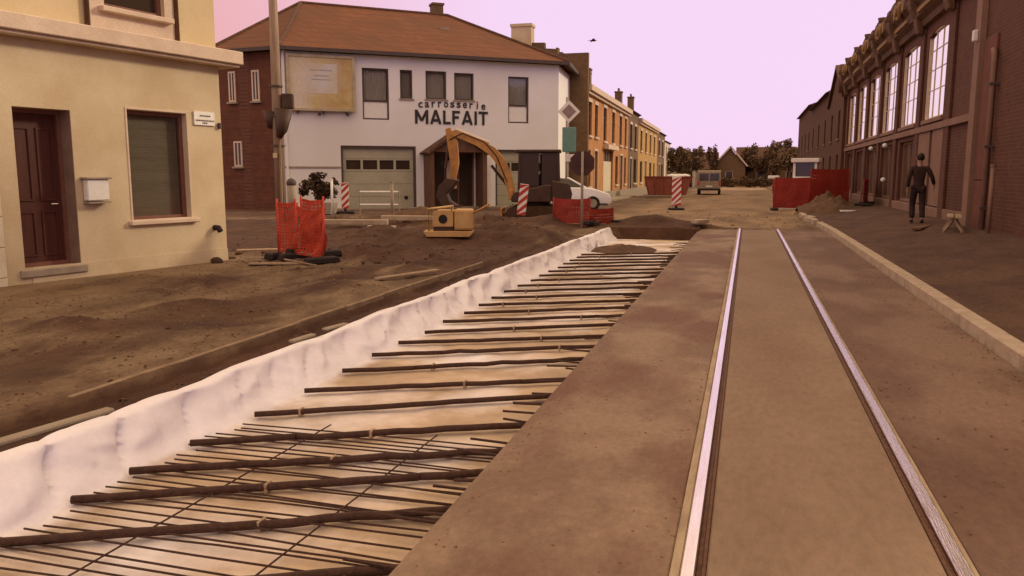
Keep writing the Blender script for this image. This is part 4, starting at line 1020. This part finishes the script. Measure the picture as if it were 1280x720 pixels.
MB().tube([(0,0,-.1),(0,0,1.35)], .05, 10).build('shaft', M_whitepaint, ps, smooth=True); MB().tube([(0,0,1.35),(0,0,1.39)], .065, 10).build('cap', M_whitepaint, ps)
bu = thing('bush', 'dark leafy bush in a pale planter against the white wall', 'bush', (-16.3, 28.5, 0))
mb = MB(); leafy(mb, (0,0,.95), (.75,.5,.6), 2600, .13, 5); mb.build('foliage', M_leaf, bu)
mb = MB(); 
for k in range(5): mb.tube([(0,0,.3),(.3*math.cos(k*1.3),.2*math.sin(k*1.3),1.1)], .02, 5)
mb.build('stem', M_bark, bu)
mb = MB().prism([(-.6,0),(.6,0),(.68,.45),(-.68,.45)], 'y', -.3, .3); mb.build('planter', M_conc, bu, bevel=.02)

# ================================================================== yellow plate compactor
PC = thing('plate_compactor', 'small yellow plate compactor with dark engine hole standing on dug soil', 'compactor', (-6.42, 17.1, ground_z(-6.42,17.1)), R(16))
mb = MB().prism([(-.55,.0),(-.62,.10),(-.62,.13),(.5,.13),(.5,.1),(.42,0)], 'y', -.28, .28); mb.build('base_plate', M_yellow2, PC, bevel=.01)
mb = MB().prism([(-.42,.22),(-.40,.55),(-.3,.6),(.05,.6),(.05,.22)], 'y', -.24, .22); hs = mb.build('engine_cover', M_yellow2, PC, bevel=.02)
MB().disc((-.18,-.235,.40),(0,1,0),.10,.04,18).build('air_intake', M_dark, hs)
mb = MB().box(.07,.5,-.26,.24,.15,.62); mb.build('tank', M_yellow2, PC, bevel=.05, seg=2)
mb = MB(); mb.tube([(-.5,-.24,.13),(-.5,-.24,.62),(.02,-.24,.68),(.02,-.24,.6)], .022, 8); mb.tube([(-.5,.24,.13),(-.5,.24,.62),(.02,.24,.68),(.02,.24,.6)], .022, 8); mb.build('roll_frame', M_yellow2, PC, smooth=True)
mb = MB(); mb.tube([(.45,-.15,.5),(.85,-.15,.72)], .02, 8); mb.tube([(.45,.15,.5),(.85,.15,.72)], .02, 8); mb.tube([(.85,-.17,.72),(.85,.17,.72)], .022, 8); mb.build('handle', M_yellow, PC, smooth=True)
MB().box(-.4,.05,-.2,.2,.13,.22).build('engine_block', M_mach, PC)

# ================================================================== excavator
EX = thing('excavator', 'mini excavator with dark cab and yellow arm reaching over the soil', 'excavator', (-6.95, 26.9, 0), R(196.3-4))
for s in (-.62, .62):   # crawler tracks
    a = [( -.85,.0),(.85,.0),(1.02,.12),(1.05,.27),(.95,.42),(.8,.48),(-.8,.48),(-.97,.42),(-1.05,.27),(-1.02,.12)]
    tr = MB().prism(a, 'y', s-.17, s+.17).build('track', M_track, EX, bevel=.02)
    for x_ in (-.82, .82): MB().disc((x_, s, .25), (0,1,0), .17, .36, 16).build('sprocket', M_mach, tr)
    mb = MB()
    for i in range(14): mb.box(-.9+i*.135, -.84+i*.135, s-.18, s+.18, -.02, .0); mb.box(-.9+i*.135, -.84+i*.135, s-.18, s+.18, .48, .5)
    mb.build('track_pad', M_track, tr)
MB().box(-.6,.6,-.45,.45,.2,.5).build('chassis', M_mach, EX, bevel=.03)
mb = MB().box(1.15,1.23,-.8,.8,.05,.42); mb.box(.5,1.15,-.4,-.3,.2,.3); mb.box(.5,1.15,.3,.4,.2,.3); mb.build('dozer_blade', M_yellow, EX, bevel=.015)
MB().disc((0,0,.55),(0,0,1),.45,.12,20).build('slew_ring', M_mach, EX)
mb = MB().prism([(-1.15,.62),(-1.2,.9),(-1.1,1.25),(-.5,1.35),(-.5,.62)], 'y', -.75, .75); mb.build('counterweight', M_mach, EX, bevel=.04)
mb = MB().prism([(-.5,.62),(-.5,1.2),(-.3,1.2),(.75,.95),(.85,.8),(.85,.62)], 'y', -.75, .75); mb.build('body', M_mach, EX, bevel=.03)
M_cabg = glass('cab_glass', (.05,.028,.018), .35, spec=.25)
CB = MB()
for x_, y_ in ((-.75,-.7),(-.75,.3),(.62,-.7),(.62,.3)): CB.bar((x_,y_,1.0),(x_*(.95),y_,2.28),.08)
CB.box(-.78,.64,-.74,.34,1.0,1.12); CB.box(-.76,-.68,-.66,.26,1.12,1.7); CB.box(-.15,-.07,-.74,-.66,1.12,2.25)
CB = CB.build('cab', M_mach, EX)
MB().box(-.82,.72,-.78,.38,2.28,2.38).build('roof', M_mach, CB, bevel=.03)
for q in ((-.68,-.16,-.705,-.695,1.15,2.26),(-.68,-.16,.295,.305,1.15,2.26)): MB().box(*q).build('pane', M_cabg, CB)
for q in ((-.06,.58,-.70,1.15,2.26),(-.06,.58,.30,1.15,2.26)): mb = MB(); mb.quad([(q[0],q[2],q[3]),(q[1],q[2],q[3]),(q[1],q[2],q[4]),(q[0],q[2],q[4])]); mb.build('pane', glass('smoked_glass', clear=.6) if q[2] < 0 else M_cabg, CB)
MB().box(.6,.61,-.64,.24,1.15,2.26).build('windscreen', M_glass, CB)
MB().box(-.14,.3,-.70,-.66,1.12,1.55).build('door_panel', M_mach, CB); mb = MB(); mb.box(-.45,0,-.45,.05,1.12,1.45); mb.box(-.5,-.38,-.45,.05,1.45,2.0); mb.build('seat', M_dark, CB, bevel=.04)
def limb(pts, ws, y0, y1, name, m, parent):
    up, dn = [], []
    for i, p in enumerate(pts):
        p = Vector(p); a = Vector(pts[max(0,i-1)]); b = Vector(pts[min(len(pts)-1,i+1)]); d = (b-a).normalized(); nn_ = Vector((-d.y, d.x))*ws[i]/2
        up.append(tuple(p+nn_)); dn.append(tuple(p-nn_))
    mb = MB()
    for i in range(len(pts)-1): mb.prism([up[i], up[i+1], dn[i+1], dn[i]], 'y', y0, y1)
    bmesh.ops.remove_doubles(mb.bm, verts=mb.bm.verts[:], dist=.001)
    return mb.build(name, m, parent)
boom = limb([(.85,.95),(.98,1.45),(1.2,1.95),(1.5,2.32),(2.0,2.62),(2.6,2.85),(2.85,2.92)], (.24,.28,.32,.30,.24,.2,.17), .38, .62, 'boom', M_yellow, EX)
MB().tube([(.95,.36,1.1),(1.55,.36,1.85)], .05, 8).build('hydraulic_ram', M_mach, boom)
MB().tube([(1.6,.5,2.6),(2.75,.5,3.05)], .05, 8).build('hydraulic_ram', M_ledge, boom)
arm = limb([(3.0,3.08),(2.85,2.6),(2.78,1.9),(2.85,1.35)], (.18,.34,.28,.17), .40, .60, 'dipper_arm', M_yellow, EX)
MB().tube([(2.95,.5,2.9),(3.1,.5,1.75)], .045, 8).build('hydraulic_ram', M_mach, arm)
mb = MB().prism([(2.65,1.35),(3.0,1.42),(3.3,1.15),(3.38,.8),(3.2,.52),(2.85,.42),(2.7,.5),(2.95,.66),(3.05,.9),(2.85,1.1)], 'y', .15, .85)
bk = mb.build('bucket', M_mach, EX, bevel=.015)
for k in range(4): MB().box(2.58,2.74,.2+k*.19,.27+k*.19,.44,.5).build('tooth', M_steel if False else M_rust, bk)
for dy in (.37, .63):
    MB().tube([(1.0,dy,1.3),(1.35,dy,2.15),(1.75,dy,2.62),(2.5,dy,2.92),(2.95,dy,2.7)], .018, 6).build('hose', M_dark, boom)
MB().box(.78,.95,.3,.7,.7,1.05).build('swing_post', M_yellow, EX, bevel=.03)

# ================================================================== road signs
def signpost(label, x, y, h): 
    T = thing('sign_post', label, 'road sign', (x, y, ground_z(x, y)), R(14)); MB().tube([(0,0,-.2),(0,0,h)], .038, 10).build('pole', M_conc, T, smooth=True); return T
T = signpost('post with white-edged diamond sign above a teal panel at the building corner', -6.6, 29.9, 4.4)
def ngon(n, r, a0): return [(r*math.cos(a0+2*math.pi*k/n), r*math.sin(a0+2*math.pi*k/n)) for k in range(n)]
mb = MB(); mb.prism([(p+.08, q+3.87) for p, q in ngon(4, .42, 0)], 'y', -.075, -.045); d = mb.build('diamond_sign', M_whitepaint, T)
MB().prism([(p+.08, q+3.87) for p, q in ngon(4, .27, 0)], 'y', -.08, -.0755).build('sign_face', mat('sign_mauve', (.34,.24,.22), None, 5), d)
MB().box(-.16,.36,-.08,-.045,2.38,3.3).build('teal_panel', M_teal, T, bevel=.02)
MB().box(-.02,.4,-.075,-.045,2.02,2.3).build('white_plate', M_whitepaint, T, bevel=.01)
T = signpost('octagonal sign seen from its dark back on a slim post behind the red net', -4.38, 21.9, 2.1)
mb = MB(); mb.prism([(p, q+1.78) for p, q in ngon(8, .36, math.pi/8)], 'y', .042, .06); mb.build('octagonal_sign', M_signback, T)
MB().box(-.2,.2,.02,.041,1.72,1.77).build('clamp', M_signback, T)

# ================================================================== white car
CAR = thing('car', 'white car with sloping bonnet parked behind the red barrier at the corner', 'car', (-7.9, 35.4, 0), R(13))
prof = [(-2.0,.3),(-2.05,.75),(-1.95,.95),(-1.3,1.0),(.9,.98),(1.35,.92),(1.95,.72),(2.08,.55),(2.08,.28),(1.9,.22),(-1.85,.22)]
mb = MB().prism(prof, 'y', -.84, .84); body = mb.build('body', M_carw, CAR, bevel=.06, seg=3, smooth=True)
def cabin(mb, k):
    lo = [(-1.85,.97),(1.05,.97)]; hi = [(-1.55,1.44),(-.5,1.5),(.15,1.44)]
    A = [(-1.85,.96),(1.1,.94),(.22,1.42),(-.5,1.48),(-1.5,1.44)]
    def ring(yv, ins): return [mb.bm.verts.new((p[0], yv*(1-ins*(p[1]-.95)/.5), p[1])) for p in A]
    a = ring(-.8*k, .22); b = ring(.8*k, .22); n = len(A)
    mb.bm.faces.new(a); mb.bm.faces.new(b[::-1])
    for i in range(n): mb.bm.faces.new([a[i], b[i], b[(i+1)%n], a[(i+1)%n]])
mb = MB(); cabin(mb, 1); mb.build('roof', M_carw, CAR, bevel=.03, seg=2, smooth=False)
mb = MB()
for s in (-1, 1):
    def q(x, z): return (x, s*(.8*(1-.22*(z-.95)/.5)+.006), z)
    mb.quad([q(-1.6,1.02),q(-.45,1.0),q(-.45,1.40),q(-1.4,1.37)]); mb.quad([q(-.38,1.0),(q(.85,.99)),q(.2,1.36),q(-.38,1.40)])
mb.build('side_window', M_dglass, CAR)
mb = MB(); mb.quad([(1.02,-.70,.995),(1.02,.70,.995),(.28,.60,1.398),(.28,-.60,1.398)]); mb.build('windscreen', M_dglass, CAR)
for x_ in (-1.25, 1.25):
    for s in (-.78, .78):
        wv = MB().disc((x_, s, .3), (0,1,0), .31, .2, 24).build('wheel', M_dark, CAR, bevel=.02); MB().disc((x_, s*1.02, .3), (0,1,0), .19, .19, 18).build('rim', M_conc, wv)
for s in (-.6, .6): MB().box(1.98,2.1,s-.17,s+.17,.52,.66).build('headlight', M_glass, CAR, bevel=.02)
MB().box(2.07,2.1,-.4,.4,.3,.42).build('grille', M_dark, CAR)
MB().box(-1.8,1.9,-.85,.85,.2,.3).build('sill', M_trim, CAR)

# ================================================================== grey van far down the street
VAN = thing('van', 'boxy grey van parked far down the street seen from behind', 'van', (-2.95, 66.5, 0), R(92))
mb = MB().prism([(-2.2,.35),(-2.2,1.75),(-2.1,1.9),(1.0,1.9),(1.5,1.3),(2.3,1.1),(2.35,.35)], 'y', -.88, .88); mb.build('body', M_conc, VAN, bevel=.06, seg=2)
mb = MB(); mb.box(-2.215,-2.2,-.74,-.05,1.1,1.65); mb.box(-2.215,-2.2,.05,.74,1.1,1.65); mb.build('rear_window', M_dglass, VAN)
for s in (-.78,.78):
    MB().box(-2.22,-2.2,s-.06,s+.06,.75,1.1).build('tail_light', M_red, VAN)
    for x_ in (-1.4, 1.5): MB().disc((x_, s, .33), (0,1,0), .33, .2, 18).build('wheel', M_dark, VAN)
MB().box(-2.3,-2.18,-.85,.85,.35,.5).build('bumper', M_dark, VAN)
MB().box(-2.22,-2.2,-.25,.25,.6,.72).build('number_plate', M_whitepaint, VAN)
# red skip
SK = thing('skip', 'dull red open skip with white sacks heaped inside, left of the tall striped marker', 'skip', (-5.4, 57.5, 0), R(10))
mb = MB().prism([(-1.3,.15),(1.2,.15),(1.6,1.4),(-1.6,1.4)], 'y', -.85, .85); mb.build('bin', mat('skip_red', (.30,.09,.055), (.22,.065,.04), 2), SK, bevel=.02)
mb = MB()
for x_ in (-.9,-.3,.3,.9): mb.box(x_-.04,x_+.04,-.9,-.851,.2,1.38)
mb.box(-1.65,1.65,-.92,-.84,1.36,1.45); mb.build('rib', mat('skip_red'if False else 'skip_rib', (.26,.07,.045), None, 2), SK)
mb = MB()
for k, x_ in enumerate((.25,.75,1.15)): bmesh.ops.create_icosphere(mb.bm, subdivisions=2, radius=.33, matrix=Matrix.Translation((x_,-.3+.15*k,1.42)) @ Matrix.Diagonal((1.3,1,.6,1)))
mb.build('heap', M_whitepaint, SK, smooth=True)

# ================================================================== red dumper with white cab
DU = thing('dumper', 'red site dumper with small white cab behind the red net barrier', 'dumper', (2.5, 41.6, 0), R(-100))
mb = MB().prism([(-1.2,.5),(-1.35,1.3),(-1.1,1.35),(1.2,1.35),(1.5,.95),(1.0,.5)], 'y', -1.15, 1.15); mb.build('skip_body', M_netd, DU, bevel=.05)
mb = MB().box(-1.9,-.7,-.5,.6,1.3,1.45); 
for x_, y_ in ((-1.85,-.45),(-1.85,.55),(-.85,-.45),(-.85,.55)): mb.bar((x_,y_,1.4),(x_,y_,2.2),.12)
mb.box(-2.0,-.65,-.6,.7,2.15,2.35); mb.box(-1.88,-1.83,-.4,.5,1.45,1.65); mb.build('cab', M_whitepaint, DU, bevel=.02)
MB().box(-1.86,-.86,-.42,.52,1.45,2.15).build('cab_glass', M_dglass, DU)
for x_ in (-1.1,.9):
    for s in (-.95,.95):
        wv = MB().disc((x_, s, .42), (0,1,0), .42, .32, 20).build('wheel', M_dark, DU, bevel=.03); MB().disc((x_, s*1.03, .42), (0,1,0), .2, .3, 14).build('rim', M_ledge, wv)
MB().box(-1.6,1.0,-.5,.5,.35,.6).build('chassis', M_mach, DU)
MB().box(1.2,1.5,-1.35,-.85,1.35,1.5).build('beacon_bar', M_whitepaint, DU, bevel=.03)

# ================================================================== person walking
def skin(name, pts, edges, radii, m, parent=None, sub=2, root=0):
    me = bpy.data.meshes.new(name); me.from_pydata([Vector(p) for p in pts], edges, []); o = bpy.data.objects.new(name, me); COL.objects.link(o)
    md = o.modifiers.new('s', 'SKIN'); md.use_smooth_shade = True; md.branch_smoothing = .6
    for i, r in enumerate(radii):
        v = me.skin_vertices[0].data[i]; v.radius = (r if isinstance(r, tuple) else (r, r)); v.use_root = (i == root)
    s2 = o.modifiers.new('d', 'SUBSURF'); s2.levels = sub; s2.render_levels = sub
    dg = bpy.context.evaluated_depsgraph_get(); dg.update(); nm = bpy.data.meshes.new_from_object(o.evaluated_get(dg))
    bpy.data.objects.remove(o); nm.materials.clear(); nm.materials.append(m)
    for p in nm.polygons: p.use_smooth = True
    o = bpy.data.objects.new(name, nm); COL.objects.link(o)
    if parent: o.parent = parent
    return o
PR = thing('person', 'person in a dark jacket and trousers walking on the pavement beside the brick shop', 'person', (4.2, 22.7, ground_z(4.2, 22.7)), R(175))
J = dict(pel=(0,0,.93), sp=(0,.01,1.12), ch=(0,.0,1.34), nk=(0,.0,1.5), hd=(0,-.03,1.63), ht=(0,-.02,1.72),
  sl=(.175,0,1.41), el=(.235,.05,1.14), wl=(.25,-.05,.90), sr=(-.175,0,1.41), er=(-.29,.04,1.17), wr=(-.36,-.10,.97),
  hl=(.09,0,.88), kl=(.11,-.14,.49), al=(.11,.0,.10), tl=(.12,-.17,.04), hr=(-.09,0,.88), kr=(-.10,.05,.48), ar=(-.10,.26,.12), tr=(-.11,.12,.035))
names = list(J); ix = {k: i for i, k in enumerate(names)}
E = [('pel','sp'),('sp','ch'),('ch','nk'),('nk','hd'),('hd','ht'),('ch','sl'),('sl','el'),('el','wl'),('ch','sr'),('sr','er'),('er','wr'),('pel','hl'),('hl','kl'),('kl','al'),('al','tl'),('pel','hr'),('hr','kr'),('kr','ar'),('ar','tr')]
rad = dict(pel=(.115,.085), sp=(.11,.08), ch=(.10,.075), nk=.05, hd=(.08,.1), ht=(.065,.08), sl=.042, el=.038, wl=.026, sr=.042, er=.038, wr=.026, hl=.085, kl=.058, al=.042, tl=.035, hr=.085, kr=.058, ar=.042, tr=.035)
pts = [J[k] for k in names]; ed = [(ix[a], ix[b]) for a, b in E]; rr = [rad[k] for k in names]
# hands: palm and five fingers, part of the one body mesh
for w_, sgn in (('wl', 1), ('wr', -1)):
    b0 = Vector(J[w_]); pi = len(pts); pts.append(tuple(b0+Vector((.005*sgn,-.015,-.07)))); rr.append((.030,.018)); ed.append((ix[w_], pi))
    for k in range(4):
        off_ = Vector((0, -.028+k*.019, -.04)); l = (.06,.072,.068,.052)[k]
        i1 = len(pts); pts.append(tuple(Vector(pts[pi])+off_)); rr.append(.009); ed.append((pi, i1))
        i2 = len(pts); pts.append(tuple(Vector(pts[i1])+Vector((-.012*sgn, 0, -l)))); rr.append(.0075); ed.append((i1, i2))
    i1 = len(pts); pts.append(tuple(b0+Vector((-.005*sgn,-.05,-.06)))); rr.append(.011); ed.append((pi, i1))
    i2 = len(pts); pts.append(tuple(b0+Vector((-.012*sgn,-.062,-.10)))); rr.append(.009); ed.append((i1, i2))
skin('body', pts, ed, rr, M_skin, PR)
rad['ch'] = (.135,.1)
def sub(keys, scale, m, name, E_, add=.018):
    k_ = keys; rad['al'] = rad['ar'] = .05 if name == 'trousers' else .042; id2 = {k: i for i, k in enumerate(k_)}
    P_ = [J[k] for k in k_]; e_ = [(id2[a], id2[b]) for a, b in E_]; r_ = []
    for k in k_:
        v = rad[k]; v = v if isinstance(v, tuple) else (v, v); ad = {'sl': .034, 'sr': .034, 'el': .014, 'er': .014, 'cl': .012, 'cr': .012}.get(k, add) if add > .02 else add; r_.append((v[0]*scale+ad, v[1]*scale+ad))
    return skin(name, P_, e_, r_, m, PR)
J['hem'] = (0,.01,.74); rad['hem'] = (.165,.13); J['nk2'] = (0,.0,1.47); rad['nk2'] = .07
J['cl'] = tuple(Vector(J['wl'])*.94+Vector(J['el'])*.06); rad['cl'] = .036; J['cr'] = tuple(Vector(J['wr'])*.94+Vector(J['er'])*.06); rad['cr'] = .036
sub(['sp','hem','pel','ch','nk2','sl','el','cl','sr','er','cr'], 1.05, M_cloth, 'jacket', [('sp','pel'),('pel','hem'),('sp','ch'),('ch','nk2'),('ch','sl'),('sl','el'),('el','cl'),('ch','sr'),('sr','er'),('er','cr')], .034)
sub(['pel','hl','kl','al','hr','kr','ar'], 1.05, M_cloth2, 'trousers', [('pel','hl'),('hl','kl'),('kl','al'),('pel','hr'),('hr','kr'),('kr','ar')])
for a, t_ in (('al','tl'),('ar','tr')):
    p, q = Vector(J[a]), Vector(J[t_]); heel = p+Vector((0,.05,-.05)); toe = q+Vector((0,-.06,0))
    skin('shoe', [tuple(heel), tuple((p+q)/2+Vector((0,0,-.02))), tuple(toe)], [(0,1),(1,2)], [.045,.05,.035], M_dark, PR, 1)
mb = MB(); bmesh.ops.create_uvsphere(mb.bm, u_segments=20, v_segments=14, radius=1, matrix=Matrix.Translation((0,.005,1.675)) @ Matrix.Diagonal((.088,.112,.105,1)))
bmesh.ops.delete(mb.bm, geom=[v for v in mb.bm.verts if v.co.z < 1.64 and v.co.y < -.02 or v.co.z < 1.59], context='VERTS')
mb.build('hair', M_hair, PR, smooth=True)
mb = MB()
for s in (-1, 1): bmesh.ops.create_uvsphere(mb.bm, u_segments=8, v_segments=6, radius=.012, matrix=Matrix.Translation((s*.032,-.125,1.645)))
mb.build('eyes', M_dark, PR)
mb = MB(); mb.prism([(-.118,1.655),(-.15,1.605),(-.115,1.6)], 'x', -.012, .012); mb.build('nose', M_skin, PR, bevel=.004)
mb = MB().box(-.025,.025,-.118,-.105,1.572,1.58); mb.build('mouth', mat('lips', (.22,.09,.07), None, 5), PR)
for s in (-1,1):
    mb = MB(); bmesh.ops.create_uvsphere(mb.bm, u_segments=8, v_segments=6, radius=1, matrix=Matrix.Translation((s*.09,-.02,1.64)) @ Matrix.Diagonal((.012,.022,.032,1))); mb.build('ear', M_skin, PR, smooth=True)

# ================================================================== bird
BI = thing('bird', 'small dark bird gliding in the sky above the house row', 'bird', (-11.5, 61.2, 11.5), R(20))
mb = MB(); mb.tube([(-.24,0,0),(-.1,0,.02),(.1,0,.02),(.24,0,.0)], .055, 8, .02); mb.tube([(-.12,0,.02),(.12,0,.02)], .075, 8)
def wing(s):
    P_ = [(.1,0,.03),(-.1,0,.03),(-.18,s*.35,.1),(-.12,s*.75,.03),(.0,s*.4,.12)]
    a = [mb.bm.verts.new(p) for p in P_]; b = [mb.bm.verts.new((p[0],p[1],p[2]-.02)) for p in P_]
    mb.bm.faces.new(a); mb.bm.faces.new(b[::-1])
    for i in range(5): mb.bm.faces.new([a[i], b[i], b[(i+1)%5], a[(i+1)%5]])
wing(1); wing(-1); mb.prism([(-.42,-.06),(-.42,.06),(-.2,.02),(-.2,-.02)], 'z', .0, .02)
mb.build('body', M_hair, BI)
